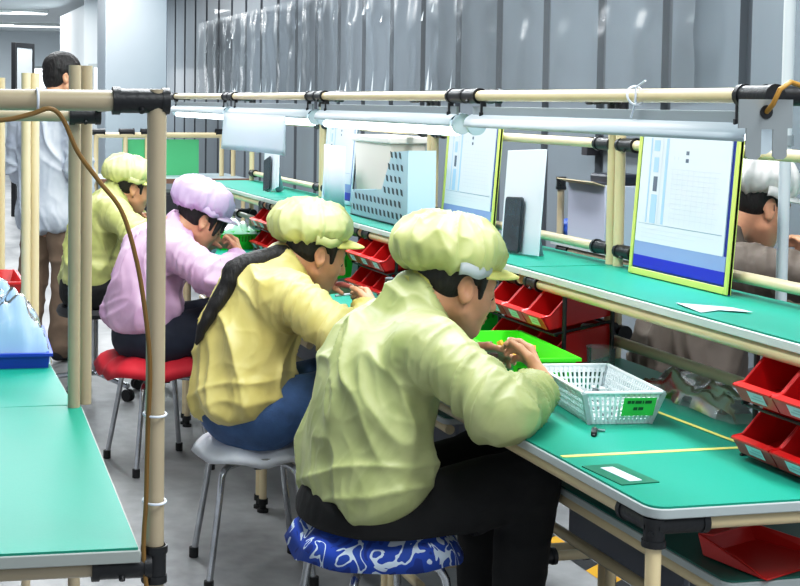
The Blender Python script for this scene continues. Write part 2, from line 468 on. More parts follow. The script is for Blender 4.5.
def slotted_basket(name, lab, cat, loc, rz, tx, ty, h, m, taper=.018, nv=7, pitch=.014, lip=.008, rimt=.006, bar=.0035, solidfrac=.0):
    t = thing(name, lab, cat, loc, rz)
    fb = MB()
    bx, by = tx/2-taper, ty/2-taper
    fb.b2(-bx, bx, -by, by, 0, .003)
    obj('base', fb, m, t)
    rm = MB()
    o = [(-tx/2, -ty/2), (tx/2, -ty/2), (tx/2, ty/2), (-tx/2, ty/2)]
    for i in range(4):
        a, b = Vector((*o[i], h)), Vector((*o[(i+1) % 4], h))
        d = (b-a).normalized()
        mid = (a+b)/2
        if abs(d.x) > .5: rm.box(mid, ((b-a).length+lip, lip, rimt))
        else: rm.box(mid, (lip, (b-a).length+lip, rimt))
    obj('rim', rm, m, t, bevel=.0015)
    names = [(0, 1), (1, 2), (2, 3), (3, 0)]
    bo = [(-bx, -by), (bx, -by), (bx, by), (-bx, by)]
    for i, j in names:
        a0, a1 = Vector((*bo[i], .002)), Vector((*bo[j], .002))
        b0, b1 = Vector((*o[i], h)), Vector((*o[j], h))
        w = MB()
        n = max(3, int((b1-b0).length/pitch))
        for q in range(n+1):
            u = q/n
            w.tube([a0.lerp(a1, u), b0.lerp(b1, u)], bar*(2.2 if q in (0, n) else 1), 4)
        for q in range(1, nv):
            v = q/nv
            w.tube([a0.lerp(b0, v), a1.lerp(b1, v)], bar*.8, 4)
        w.add([a0, a1, a0.lerp(b0, .12), a1.lerp(b1, .12)], [(0, 1, 3, 2)])
        w.add([a0.lerp(b0, .84), a1.lerp(b1, .84), b0, b1], [(0, 1, 3, 2)])
        obj('slotted_side', w, m, t, smooth=False, fixn=False)
    return t
wb = slotted_basket('parts_basket', 'white slotted plastic basket with a green label, at the elbow of the nearest worker', 'basket', (1.570, 2.915, T), D2R(-7), .180, .32, .074, WBASK, nv=5, pitch=.012, taper=.022)
lb = MB()
q0 = Vector((-.004, -.1565, .022)); q1 = Vector((.068, -.1565, .022)); q2 = Vector((.072, -.1690, .064)); q3 = Vector((-.002, -.1690, .064))
lb.add([q0, q1, q2, q3], [(0, 1, 2, 3)], 0)
def on(u, v): return q0.lerp(q1, u).lerp(q3.lerp(q2, u), v)+Vector((0, -.0012, 0))
for (u0, u1, v) in ((.12, .22, .68), (.24, .33, .68), (.36, .55, .68), (.58, .62, .68), (.66, .86, .68), (.34, .46, .32), (.49, .64, .32)):
    lb.add([on(u0, v), on(u1, v), on(u1, v+.16), on(u0, v+.16)], [(0, 1, 2, 3)], 1)
obj('label_card', lb, [mat('label_green', (58, 196, 84), .5), mat('label_print', (18, 84, 40), .6)], wb, smooth=False, fixn=False)
# heap of small grey parts in the white basket
random.seed(3)
hp = MB()
for i in range(90):
    a = random.random()*2*PI
    M = Matrix.Rotation(random.random()*3, 3, 'Z') @ Matrix.Rotation(random.random(), 3, 'X')
    hp.box((random.uniform(-.06, .06), random.uniform(-.125, .125), .008+random.random()*.016), (.012, .02, .007), 0 if random.random() < .75 else 1, M)
o = obj('small_parts_heap', hp, [mat('pale_parts', (206, 214, 214), .5), mat('grey_parts', (120, 128, 130), .5)], smooth=False, loc=(1.573, 2.915, T+.003))
o.rotation_euler.z = D2R(-7); tag(o, 'heap of small pale parts in the bottom of the white basket', 'small parts', kind='stuff')

def solid_tray(name, lab, cat, loc, rz, tx, ty, h, m, taper=.02, th=.003, slots=0, dip=0., tilt=0.):
    t = thing(name, lab, cat, loc, rz); t.rotation_euler.y = tilt
    mb = MB(); bx, by = tx/2-taper, ty/2-taper
    def ring(x, y, z): return [(-x, -y, z), (x, -y, z), (x, y, z), (-x, y, z)]
    vs = ring(bx, by, 0)+ring(tx/2, ty/2, h)+ring(tx/2+.008, ty/2+.008, h)+ring(tx/2+.008, ty/2+.008, h-.008)
    vs += ring(tx/2-th, ty/2-th, h)+ring(bx-th, by-th, th)
    fs = [(3, 2, 1, 0)]
    for i in range(4):
        j = (i+1) % 4
        fs += [(i, j, 4+j, 4+i), (8+i, 8+j, 12+j, 12+i), (8+j, 8+i, 16+i, 16+j), (16+j, 16+i, 20+i, 20+j), (4+i, 4+j, 12+j, 12+i)]
    fs.append((20, 21, 22, 23))
    mb.add(vs, fs)
    obj('tray_body', mb, m, t, bevel=.0, smooth=False)
    if slots:
        for sgn, ax in ((-1, 'y'), (-1, 'x'), (1, 'y')):
            w = MB()
            ln = tx if ax == 'y' else ty
            n = int(ln*.8/.016)
            for i in range(n):
                p = -ln*.4+i*.016
                z0, z1 = h*.42, h*.72
                f0 = (taper*(1-z0/h)); f1 = (taper*(1-z1/h))
                if ax == 'y':
                    yy0 = sgn*(ty/2-f0+.0012); yy1 = sgn*(ty/2-f1+.0012)
                    w.add([(p, yy0, z0), (p+.008, yy0, z0), (p+.008, yy1, z1), (p, yy1, z1)], [(0, 1, 2, 3)])
                else:
                    xx0 = sgn*(tx/2-f0+.0012); xx1 = sgn*(tx/2-f1+.0012)
                    w.add([(xx0, p, z0), (xx0, p+.008, z0), (xx1, p+.008, z1), (xx1, p, z1)], [(0, 1, 2, 3)])
            obj('slot_row', w, mat('green_slot', (28, 120, 20), .6), t, smooth=False)
    return t
gt = solid_tray('parts_tray', 'bright green plastic tray of small orange parts, in front of the nearest worker', 'tray', (1.555, 3.31, T), D2R(-5), .165, .40, .085, BRIGHTG, slots=1)
hp = MB()
for i in range(80):
    M = Matrix.Rotation(random.random()*3, 3, 'Z') @ Matrix.Rotation(random.random(), 3, 'X')
    hp.box((random.uniform(-.05, .05), random.uniform(-.14, .14), .02+random.random()*.05), (.012, .02, .012), random.choice([0, 0, 1, 2]), M)
o = obj('small_parts_heap', hp, [mat('orange_parts', (236, 170, 84), .5), mat('white_parts', (238, 236, 226), .5), mat('dark_parts', (60, 52, 46), .5)], smooth=False, loc=(1.555, 3.31, T+.003))
tag(o, 'heap of small orange and white parts in the nearest bright green tray', 'small parts', kind='stuff')

# clear bag on the bench under the shelf
def crumple_bag(name, lab, loc, sx, sy, h, m, seed, rz=0, n=26, sharp=1.0):
    rnd = Vector((seed*3.1, seed*1.7, 0))
    mb = MB()
    def fn(u, v):
        x, y = (u-.5), (v-.5)
        e = max(abs(x), abs(y))*2
        dome = max(0, 1-e**2.2)
        n1 = mnoise.noise(Vector((u*4, v*4, 0))+rnd); n2 = mnoise.noise(Vector((u*11, v*11, 3))+rnd); n3 = mnoise.noise(Vector((u*4, v*4, 9))+rnd)
        ri = abs(mnoise.noise(Vector((u*6, v*6, 5))+rnd))
        z = h*dome**.6*(.55+.55*n1+.25*n2)+h*.25*(1-ri)*dome+.002
        return (x*sx*(1+.12*n3)+.01*n2, y*sy*(1+.12*n1), max(.0015, z))
    mb.grid(fn, n, n)
    mb2 = MB(); mb2.v = mb.v; mb2.f = mb.f; mb2.m = mb.m
    o = obj(name, mb2, m, fixn=False, loc=loc, smooth=True, angle=180)
    o.rotation_euler.z = rz
    return tag(o, lab, 'plastic bag')
crumple_bag('plastic_bag', 'crumpled clear plastic bag on the bench beneath the bin rail', (1.875, 2.93, T), .17, .42, .07, CLEAR, 1)
dk = MB().b2(-.05, .05, -.09, .09, 0, .022)
o = tag(obj('flat_parts_pack', dk, mat('dark_pack', (30, 34, 54), .5), bevel=.004, loc=(1.875, 2.90, T+.001)), 'dark flat pack inside the crumpled clear bag on the nearest bench', 'pack')
# clear jar and bottle beside the green tray
jr = thing('clear_jar', 'clear plastic jar with grey lid behind the white basket', 'jar', (1.79, 3.36, T))
obj('jar_body', MB().lathe([(.030, 0), (.034, .004), (.034, .07), (.030, .082), (.022, .09), (.022, .10)], n=20), GLASS, jr)
obj('jar_lid', MB().lathe([(.025, .098), (.026, .1), (.026, .118), (.022, .121)], n=20), mat('jar_lid_grey', (188, 196, 194), .4), jr)
obj('jar_contents', MB().lathe([(.029, .004), (.032, .006), (.032, .035), (.028, .04)], n=16), mat('jar_green', (70, 150, 92), .5), jr)
j2 = thing('clear_beaker', 'clear open plastic beaker standing beside the grey-lidded jar', 'beaker', (1.74, 3.21, T))
obj('beaker_body', MB().lathe([(.028, 0), (.033, .003), (.036, .085), (.038, .09), (.036, .09)], n=20), GLASS, j2)
bo = thing('spray_bottle', 'grey-blue bottle standing by the lower red bins of the second bench', 'bottle', (1.50, 4.10, T))
obj('bottle_body', MB().lathe([(.028, 0), (.032, .006), (.032, .085), (.026, .105), (.014, .118), (.012, .13)], n=20), mat('bottle_grey', (150, 168, 182), .35), bo)
obj('bottle_cap', MB().lathe([(.014, .128), (.015, .13), (.015, .155), (.011, .158)], n=16), mat('cap_dark', (70, 78, 86), .4), bo)

# ------------------------------------------------------------------ red bins
def make_bin(lab, grp):
    t = thing('parts_bin', lab, 'bin', (0, 0, 0), 0, grp)
    W, Dp, H, th = .120, .19, .082, .003
    side = [(0, 0), (Dp, .0), (Dp, H), (.075, H), (.012, .036), (-.010, .036)]
    mb = MB()
    for y in (0, W-th): mb.prism(side, y, y+th, 'y')
    mb.b2(0, Dp, th, W-th, 0, th); mb.b2(Dp-th, Dp, th, W-th, 0, H)
    mb.prism([(0, 0), (th, 0), (-.007, .036), (-.014, .036)], 0, W, 'y')
    mb.b2(-.016, .004, 0, W, .033, .037)
    for y in (0, W): mb.tube([(-.012, y, .036), (.012, y, .036), (.075, y, H), (Dp, y, H)], .003, 6)
    obj('bin_shell', mb, RED, t, smooth=False)
    lb = MB().add([(-.0048, .028, .007), (-.0048, .080, .007), (-.0125, .080, .030), (-.0125, .028, .030)], [(0, 1, 2, 3)])
    for (y0, y1, f) in ((.034, .074, .3), (.034, .062, .6)):
        x0, z0 = -.0055-.0077*f, .007+.023*f
        lb.add([(x0, y0, z0), (x0, y1, z0), (x0-.0008, y1, z0+.003), (x0-.0008, y0, z0+.003)], [(0, 1, 2, 3)], 1)
    obj('bin_label', lb, [WHITE, INK], t, smooth=False, fixn=False)
    t.rotation_euler.y = D2R(-11)
    return t
def rack(yc, w, lab, x0=1.655):
    t = thing('bin_rack', lab, 'rack', (x0, yc, 0), 0, 'black rod racks that hold the red bins')
    for y in (-w/2-.008, w/2+.008):
        for x in (.03, .165):
            obj('rod', MB().tube([(x, y, T), (x, y, 1.028)], .006, 8), BLACK, t)
        for z in (.804, .910): obj('side_bar', MB().tube([(.0, y, z-.008), (.165, y, z+.024)], .004, 8), BLACK, t)
    for z in (.804, .910):
        for x, dz in ((.01, -.008), (.16, .021)): obj('cross_bar', MB().tube([(x, -w/2-.008, z+dz-.004), (x, w/2+.008, z+dz-.004)], .0035, 8), BLACK, t)
    return t
first_bin = None
ORD = {2: ['farther', 'nearer'], 3: ['farthest', 'middle', 'nearest']}
def bin_row(yc, n, zs, where):
    global first_bin
    W = .125
    for tier, z in zip(('upper', 'lower'), zs):
        for i in range(n):
            y = yc+W*n/2-W*(i+1)
            lab = f'{ORD[n][i]} red bin of the {tier} row {where}'
            if first_bin is None:
                first_bin = make_bin(lab, 'red open-front parts bins'); b = first_bin
            else: b = dup(first_bin, label=lab)
            b.location = (1.645, y, z)
bin_row(2.345, 2, (.912, .806), 'at the right edge, on the nearest bench')
rack(2.345, .252, 'black rod rack under the shelf at the right edge, holding the bins with white labels')
bin_row(3.50, 3, (.912, .806), 'behind the face of the nearest worker')
rack(3.50, .378, 'black rod rack behind the bright green tray of orange parts')
bin_row(4.74, 3, (.912, .806), 'in front of the worker with the long braid')
rack(4.74, .378, 'black rod rack facing the worker with the long braid')
bin_row(6.17, 3, (.912, .806), 'in front of the worker in pink')
rack(6.17, .378, 'black rod rack facing the worker in pink')
# green trays at the further stations
solid_tray('parts_tray', 'green plastic tray tipped up behind the red bins facing the nearest worker', 'tray', (1.665, 3.93, T+.03), 0, .17, .30, .09, mat('mid_green_plastic', (30, 176, 40), .35), slots=1, tilt=D2R(-8))
solid_tray('parts_tray', 'green plastic tray beside the red bins of the braided worker', 'tray', (1.62, 5.17, T+.03), 0, .17, .32, .10, MATS['mid_green_plastic'], slots=1, tilt=D2R(-8))
solid_tray('parts_tray', 'green plastic tray under a clear bag in front of the worker in pink', 'tray', (1.55, 6.50, T), D2R(10), .2, .30, .09, MATS['mid_green_plastic'], slots=1)
crumple_bag('plastic_bag', 'clear plastic bag lying over the green tray in front of the worker in pink', (1.56, 6.48, T+.075), .2, .30, .07, film('clear_bag2', (190, 225, 215), .15, .3, .4), 4)

# dustpan on the lower shelf
dp = thing('dustpan', 'red plastic dustpan lying on the lower shelf of the nearest bench', 'dustpan', (1.640, 2.385, .618), D2R(22))
W2 = .15
dp.scale = (.70, .66, .66)
mb = MB()
mb.add([(-W2, -.13, .002), (W2, -.13, .002), (W2*.80, .10, .006), (-W2*.80, .10, .006)], [(0, 1, 2, 3)])
mb.add([(-W2*.80, .10, .006), (W2*.80, .10, .006), (W2*.74, .125, .06), (-W2*.74, .125, .06)], [(0, 1, 2, 3)])
for s in (-1, 1):
    mb.add([(s*W2, -.13, .002), (s*W2*.80, .10, .006), (s*W2*.74, .125, .06), (s*W2*.98, -.03, .04)], [(0, 1, 2, 3)])
mb.add([(-W2*.74, .125, .06), (W2*.74, .125, .06), (W2*.72, .075, .068), (-W2*.72, .075, .068)], [(0, 1, 2, 3)])
obj('pan', mb, REDPAN, dp, solid=.005, smooth=False)
hd = MB()
pts = [(0, .115, .058), (0, .15, .066), (0, .20, .072), (0, .245, .07)]
hd.tube(pts, [.018, .013, .015, .018], 12)
ho = obj('handle', hd, REDPAN, dp)
obj('hang_hole', MB().tube([(0, .228, .06), (0, .228, .0895)], .008, 12), SLOT, ho)
crumple_bag('plastic_bag', 'pale plastic bag on the lower shelf behind the red dustpan', (1.70, 2.90, .616), .28, .36, .06, film('pale_bag', (200, 214, 216), .4, .12, .3), 9)
# ------------------------------------------------------------------ things on the upper shelf
XS = 1.93
def board(lab, y0, y1, z0, z1, lean=D2R(4), lime=True):
    t = thing('instruction_board', lab, 'board', (XS-.03, (y0+y1)/2, z0), 0, 'document boards standing on the upper shelf')
    t.rotation_euler.y = lean
    w = (y1-y0)/2; h = z1-z0
    # local: -x faces the viewer's aisle ; +y is further away = left in the picture
    obj('backing', MB().b2(0, .006, -w, w, 0, h), NAVY, t)
    f = MB(); b = .014
    f.b2(-.004, .009, -w, -w+b, 0, h); f.b2(-.004, .009, w-b, w, 0, h); f.b2(-.004, .009, -w+b, w-b, 0, b*1.2)
    obj('frame', f, LIME if lime else PALE, t, bevel=.0015)
    bb = MB().b2(-.0025, 0, -w+.018, w-.018, .022, .052); obj('blue_band', bb, ROYAL, t, smooth=False)
    bb = MB().b2(-.0025, 0, -w+.018, w-.018, .052, .088); obj('lavender_band', bb, LAV, t, smooth=False)
    sh = MB().b2(-.003, 0, -w+.030, w-.020, .088, h-.012); s = obj('document', sh, WHITE, t, smooth=False)
    pr = MB()
    X0 = -.0036
    def r(u0, u1, v0, v1, mi):    # u from the left as seen from the aisle, v from the bottom
        ya = w-.022-(2*w-.054)*u0; yb = w-.022-(2*w-.054)*u1
        za = .09+(h-.104)*v0; zb = .09+(h-.104)*v1
        pr.add([(X0, ya, za), (X0, yb, za), (X0, yb, zb), (X0, ya, zb)], [(0, 1, 2, 3)], mi)
    r(.10, .115, .18, .98, 0); r(.15, .22, .18, .45, 0); r(.16, .21, .48, .62, 2); r(.15, .21, .66, .8, 0); r(.14, .21, .86, .96, 0)
    r(.285, .315, .18, .98, 0)
    r(.235, .25, .18, .98, 3); r(.34, .98, .165, .172, 1); r(.02, .98, .165, .170, 1)
    for (u, v) in ((.52, .84), (.52, .77)): r(u, u+.035, v, v+.035, 2)
    for (u, v) in ((.385, .79), (.43, .79)): r(u, u+.012, v, v+.03, 3)
    for i in range(11): r(.36+.003*i, .92-.02*(i % 3), .70-i*.045, .704-i*.045, 3)
    for i in range(9): r(.38+i*.06, .3825+i*.06, .2, .70, 3)
    for i in range(3): r(.06, .9-.2*i, .12-i*.04, .124-i*.04, 3)
    obj('print', pr, [LBLUE, mat('rule_ink', (168, 178, 200), .6), DINK, mat('pale_ink', (214, 221, 232), .6)], s, smooth=False, fixn=False)
    return t
board('nearest instruction board with lime frame and blue base, under the grey strip lamp', 2.915, 3.365, 1.052, 1.43)
board('lime framed instruction board next to the white card with a phone, behind the nearest cap', 4.24, 4.68, 1.052, 1.43)
board('pale document board at the left of the cream box and perforated blue basket', 5.68, 6.10, 1.052, 1.42, lime=False)
# white sheet sleeves in front of the third board
ws = MB().grid(lambda u, v: (.0+.01*math.sin(u*9), -.15+.30*u, .26*v), 14, 2)
o = tag(obj('paper_sheet', ws, WHITE, loc=(1.80, 5.62, 1.052), solid=.001), 'white upright paper sheet standing between the pale document board and the cream box', 'paper')
# phone cards
def phone_card(lab, plab, x, y0, y1, z1, lean, skew):
    h = z1-1.052; w = (y1-y0)/2
    t = thing('white_card', lab, 'card', (x, (y0+y1)/2, 1.052)); t.rotation_euler = (skew, lean, 0)
    obj('card_sheet', MB().b2(0, .004, -w, w, 0, h), WHITE, t, bevel=.001)
    obj('card_foot', MB().add([(.004, -w*.6, .0), (.004, w*.6, 0), (.05, w*.5, 0), (.05, -w*.5, 0), (.004, -w*.5, h*.6), (.004, w*.5, h*.6)], [(2, 3, 4, 5)]), WHITE, t, smooth=False)
    p = thing('phone', plab, 'phone', (x-.012, (y0+y1)/2+w*.22, 1.054)); p.rotation_euler = (skew, lean, 0)
    obj('phone_body', MB().prism(rrect(-.058, .058, 0, .165, .012), -.003, .003, 'x'), mat('phone_dark', (34, 46, 54), .3), p, bevel=.0015)
    obj('screen', MB().prism(rrect(-.054, .054, .006, .159, .010), -.0038, -.0031, 'x'), mat('phone_screen', (38, 58, 66), .12, vary=.5, vscale=30), p)
phone_card('white card with a phone leaning on it, right of the second lime framed board', 'dark phone leaning against the white card right of the second lime framed board', 1.80, 3.70, 3.955, 1.36, D2R(5), D2R(-3))
phone_card('white card with a phone, tilted, standing under the hanging pale sheet', 'dark phone leaning against the tilted white card under the hanging pale sheet', 1.80, 6.50, 6.76, 1.34, D2R(5), D2R(-14))
# paper on the shelf
o = tag(obj('paper_scrap', MB().add([(1.715, 2.83, 0), (1.80, 2.745, 0), (1.795, 2.66, .003), (1.745, 2.71, .001), (1.69, 2.69, 0), (1.70, 2.77, .002)], [(0, 1, 2, 3, 4, 5)]), WHITE, smooth=False, loc=(0, 0, 1.0515), solid=.0008), 'torn white paper scrap lying on the shelf before the nearest board', 'paper')
# cream box and perforated basket
cb = thing('storage_box', 'cream storage box with a lipped lid, behind the pale blue perforated basket', 'box', (1.95, 5.36, 1.05)); cb.scale = (1, .82, 1.07)
mb = MB(); mb.add([(-.07, -.24, 0), (.07, -.24, 0), (.07, .24, 0), (-.07, .24, 0), (-.075, -.27, .27), (.075, -.27, .27), (.075, .27, .27), (-.075, .27, .27)],
                  [(3, 2, 1, 0), (4, 5, 6, 7), (0, 1, 5, 4), (1, 2, 6, 5), (2, 3, 7, 6), (3, 0, 4, 7)])
obj('box_body', mb, CREAM, cb, bevel=.012)
obj('lid', MB().b2(-.085, .085, -.285, .285, .265, .29), mat('cream_lid', (226, 224, 216), .45), cb, bevel=.006)
fb = thing('perforated_basket', 'pale blue perforated plastic basket with a tall sloping end, standing on the shelf', 'basket', (1.765, 4.96, 1.05))
poly = [(.33, 0), (-.30, 0), (-.30, .275), (-.14, .265), (-.03, .12), (.30, .10)]
for x in (0, .10):
    sl = MB().prism(poly, x, x+.004, 'x')
    for i in range(6):
        for j in range(13):
            y = .27-j*.044+(i % 2)*.02; z = .022+i*.044
            if y < -.285 or (z > .095 and y > -.055-(z-.12)*.75): continue
            if z < .10 and y > .275: continue
            xx = x-.0006 if x == 0 else x+.0046
            sl.add([(xx, y, z), (xx, y+.022, z+.004), (xx, y+.030, z+.026), (xx, y+.008, z+.022)], [(0, 1, 2, 3)], 1)
    obj('side_panel', sl, [BLUEBASK, SLOT], fb, smooth=False, fixn=False)
obj('base', MB().b2(0, .104, -.30, .33, 0, .004), BLUEBASK, fb)
obj('tall_end', MB().b2(0, .104, -.304, -.30, 0, .275), BLUEBASK, fb)
obj('low_end', MB().b2(0, .104, .315, .319, 0, .10), BLUEBASK, fb)
# hanging pale sheet on the third lamp
SHEETM = bpy.data.materials.new('translucent_pale_sheet'); SHEETM.use_nodes = True
_n = SHEETM.node_tree; _b = _n.nodes['Principled BSDF']; _b.inputs['Base Color'].default_value = (.93, .96, 1, 1); _b.inputs['Roughness'].default_value = .5
_t = _n.nodes.new('ShaderNodeBsdfTranslucent'); _t.inputs['Color'].default_value = (.85, .93, 1, 1)
_x = _n.nodes.new('ShaderNodeMixShader'); _x.inputs['Fac'].default_value = .55
_n.links.new(_b.outputs[0], _x.inputs[1]); _n.links.new(_t.outputs[0], _x.inputs[2]); _n.links.new(_x.outputs[0], _n.nodes['Material Output'].inputs['Surface'])
hs = MB().grid(lambda u, v: (.012*math.sin(u*5)*v, -.52+1.04*u, -.155*v-.01*u*v), 20, 6)
tag(obj('hanging_sheet', hs, SHEETM, loc=(1.475, 5.745, 1.44), solid=.0015, fixn=False), 'lone pale blue sheet hanging from the third strip lamp', 'sheet')
# pipe behind the first bench
vp = thing('steel_pipe', 'pale vertical pipe behind the nearest bench at the right edge', 'pipe', (2.1, 3.0, 0))
obj('pipe', MB().tube([(0, 0, 0), (0, 0, 2.9)], .0135, 16), mat('pale_pipe', (204, 212, 216), .3), vp)
obj('pipe_clip', MB().tube([(0, 0, 1.40), (0, 0, 1.425)], .018, 16), GREYMETAL, vp)

# ------------------------------------------------------------------ second line behind the shelf
def rear_bench(x, y0, y1, lab, ztop=.95):
    t = thing('rear_bench', lab, 'workbench', (x, (y0+y1)/2, 0), 0)
    h = (y1-y0)/2
    tp = obj('tabletop', MB().b2(-.02, .45, -h, h, ztop-.004, ztop), GREEN, t)
    obj('edge_band', MB().b2(-.024, .454, -h-.004, h+.004, ztop-.022, ztop-.003), GREY_EDGE, tp)
    for y in (-h+.03, h-.03):
        for xx in (.0, .43):
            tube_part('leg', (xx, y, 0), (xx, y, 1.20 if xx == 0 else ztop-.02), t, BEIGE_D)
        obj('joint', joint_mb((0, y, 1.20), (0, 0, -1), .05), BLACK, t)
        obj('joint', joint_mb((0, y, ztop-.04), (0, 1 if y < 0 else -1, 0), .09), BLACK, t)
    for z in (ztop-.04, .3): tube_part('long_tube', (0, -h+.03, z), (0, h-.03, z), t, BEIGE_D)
    return t
rear_bench(2.62, 3.1, 5.22, 'bench of the next line glimpsed through the gaps above the upper shelf')
cbx = thing('grey_carton', 'grey carton on the bench behind the shelf, left of the post beside the nearest board', 'carton', (2.70, 4.98, .95))
obj('carton_body', MB().b2(-.08, .10, -.15, .15, 0, .235), mat('carton_grey', (172, 174, 190), .6), cbx, bevel=.004)
obj('carton_flap', MB().add([(-.08, -.15, .235), (-.08, .15, .235), (-.13, .15, .25), (-.13, -.15, .25)], [(0, 1, 2, 3)]), mat('carton_flap', (196, 178, 148), .6), cbx, solid=.004, smooth=False)
dk = MB().prism(rrect(-.07, .07, -.09, .09, .02), 0, .04)
tag(obj('dark_tool_case', dk, mat('dark_navy_case', (24, 30, 44), .4), bevel=.01, loc=(2.72, 4.93, 1.187)), 'dark navy case on top of the grey carton', 'case')
rl = MB().tube([(0, -.06, .04), (0, .06, .04)], .04, 20)
tag(obj('blue_roll', rl, mat('blue_wrap', (44, 96, 200), .45), loc=(2.67, 5.17, .95), bevel=.003), 'blue roll on the bench behind the white card with a phone', 'roll')
sm = MB(); sm.b2(-.02, .3, -.28, .28, 0, .03); 
o = thing('wall_bracket', 'dark bracket bar on the grey wall above the grey carton', 'bracket', (3.385, 6.1, 1.30))
obj('bar', MB().b2(-.05, -.02, -.28, .28, -.02, .025), mat('dark_bar', (52, 50, 56), .5), o, bevel=.004)
obj('bar_end', MB().b2(-.06, .012, .22, .28, -.06, .03), mat('dark_bar', (52, 50, 56), .5), o, bevel=.004)
# clear film hung in front of the wall
cf = thing('plastic_curtain', 'clear glossy plastic film hung along the grey ribbed wall above the lamp rail', 'film', (3.33, 10.4, 0))
def cfn(u, v):
    y = -5.0+10.0*u; n = mnoise.noise(Vector((u*38, v*1.4, 1.2)))
    n2 = mnoise.noise(Vector((u*14, v*5, 7.2)))
    return (.007*math.sin(u*150+1.5*n2)+.011*n+.006*n2, y, 1.56+(.79)*v)
obj('film_sheet', MB().grid(cfn, 190, 16), film('wall_film', (215, 224, 230), .22, .16, .10), cf, fixn=False, angle=180)
random.seed(11); GLINT = mat('crease_glint', (222, 231, 236), .2, coat=.5)  # pale slivers on the film: glints along its creases, painted as colour
for i in range(46):
    y = random.uniform(-2.6, 4.6); low = random.random() < .55
    z = 1.57 if low else random.uniform(2.0, 2.3)
    hgt = random.uniform(.06, .18) if low else random.uniform(.03, .08)
    w = random.uniform(.008, .026)
    obj('crease_glint', MB().add([(-.07, y-w, z), (-.07, y+w, z), (-.055, y+w*.8, z+hgt), (-.06, y-w*.3, z+hgt*1.15)], [(0, 1, 2, 3)]), GLINT, cf, smooth=False, fixn=False)
# far cross bench
fbn = thing('far_bench', 'beige tube bench with a green back board, far end before the grey pillar', 'workbench', (1.75, 12.6, 0))
obj('tabletop', MB().b2(.0, 1.35, -.45, .45, .785, .795), mat('far_top', (176, 190, 196), .4), fbn)
obj('front_lip', MB().b2(.0, 1.35, -.47, -.45, .755, .797), mat('far_lip', (150, 112, 92), .5), fbn)
for i, x in enumerate((.03, .30, .50, 1.20, 1.31)):
    tube_part('upright', (x, .0, 0), (x, .0, 1.20), fbn, r=.022)
    obj('joint', joint_mb((x-.06, 0, 1.20), (1, 0, 0), .14, .03), BLACK, fbn)
tube_part('top_tube', (.03, 0, 1.17), (1.31, 0, 1.17), fbn, r=.025)
obj('back_board', MB().b2(.28, .99, .03, .05, .80, 1.13), mat('far_green_board', (96, 200, 140), .5), fbn)
for x in (.04, 1.3): tube_part('leg', (x, -.43, 0), (x, -.43, .76), fbn, r=.02)
tag(obj('dark_cabinet', MB().b2(0, .62, 0, .4, 0, .72).b2(.02, .60, -.02, 0, .04, .70), mat('dark_cab', (40, 42, 48), .5), bevel=.01, loc=(1.78, 11.5, 0)), 'dark cabinet under the far beige bench', 'cabinet')

# ------------------------------------------------------------------ left hand line
LX = .375
def left_bench(lab, y0, first=True):
    t = thing('left_bench', lab, 'workbench', (LX, y0, 0), 0, 'green topped benches at the left edge')
    Ln = 1.045
    tp = obj('tabletop', MB().b2(-.75, -.004, .004, Ln-.004, T-.004, T), GREEN, t)
    obj('edge_band', MB().b2(-.754, 0, 0, Ln-.002, T-.024, T-.0038), mat('left_edge', (168, 174, 170), .45), tp, bevel=.002)
    zt = T-.024-R
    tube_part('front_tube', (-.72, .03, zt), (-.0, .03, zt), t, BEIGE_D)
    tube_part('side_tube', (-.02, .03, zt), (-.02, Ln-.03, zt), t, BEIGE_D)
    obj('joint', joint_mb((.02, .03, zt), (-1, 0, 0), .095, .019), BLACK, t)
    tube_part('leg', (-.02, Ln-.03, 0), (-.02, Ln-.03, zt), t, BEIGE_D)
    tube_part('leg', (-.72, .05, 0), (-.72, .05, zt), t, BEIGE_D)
    return t, Ln
lb1, Ln = left_bench('nearest green bench top at the lower left corner', 2.135); lb1.rotation_euler.z = D2R(-2.4)
# corner post with top frame
p = tube_part('corner_post', (.027, .04, 0), (.027, .04, 1.515), lb1, BEIGE_D, .0155)
j = joint_mb((.027, .04, zt_ := T-.024-R-.03), (0, 0, 1), .06, .019); obj('joint', j, BLACK, lb1)
tube_part('top_tube', (-.75, .04, 1.497), (.0, .04, 1.497), lb1, BEIGE_D, .0165)
j = MB(); joint_mb((.046, .04, 1.497), (-1, 0, 0), .09, .0195, mb=j); obj('joint', j, BLACK, lb1)
tie = MB().tube([(-.16+.0*a, .04+.0175*math.cos(a), 1.497+.0175*math.sin(a)) for a in [2*PI*i/16 for i in range(17)]], .0022, 8)
tag(obj('cable_tie', tie, WHITE, loc=(LX, 2.135, 0)), 'white cable tie around the top tube at the upper left', 'cable tie')
lb2 = dup(lb1, (LX+.028, 2.135+Ln, 0), 'second green bench at the left edge, carrying the blue tray of bags', 0)
for o in list(lb2.children):
    if o.name.split('.')[0] in ('corner_post', 'top_tube', 'joint', 'front_tube'): bpy.data.objects.remove(o)
lb3 = dup(lb2, (LX+.005, 2.135+2*Ln, 0), 'third green bench at the left edge, behind the blue tray')
def pole_pair(t, y, h, cross):
    for d in (-1, 1):
        tube_part('pole', (-.006+d*.0145, y+d*.016, T), (-.006+d*.0145, y+d*.016, h), t, BEIGE_D if cross else BEIGE, .0142)
    if cross:
        tube_part('cross_tube', (-.75, y-.024, 1.462), (.0, y-.046, 1.462), t, BEIGE_D)
        obj('joint', joint_mb((.035, y-.046, 1.462), (-1, 0, 0), .07, .019), BLACK, t)
pole_pair(lb1, Ln-.005, 1.575, True)
pole_pair(lb2, Ln-.005, 1.575, False)
pole_pair(lb3, Ln-.005, 1.575, False)
tube_part('side_rail', (.03, .05, 1.492), (.03, Ln-.03, 1.478), lb1, mat('pinkish_tube', (224, 200, 180), .4), .008)
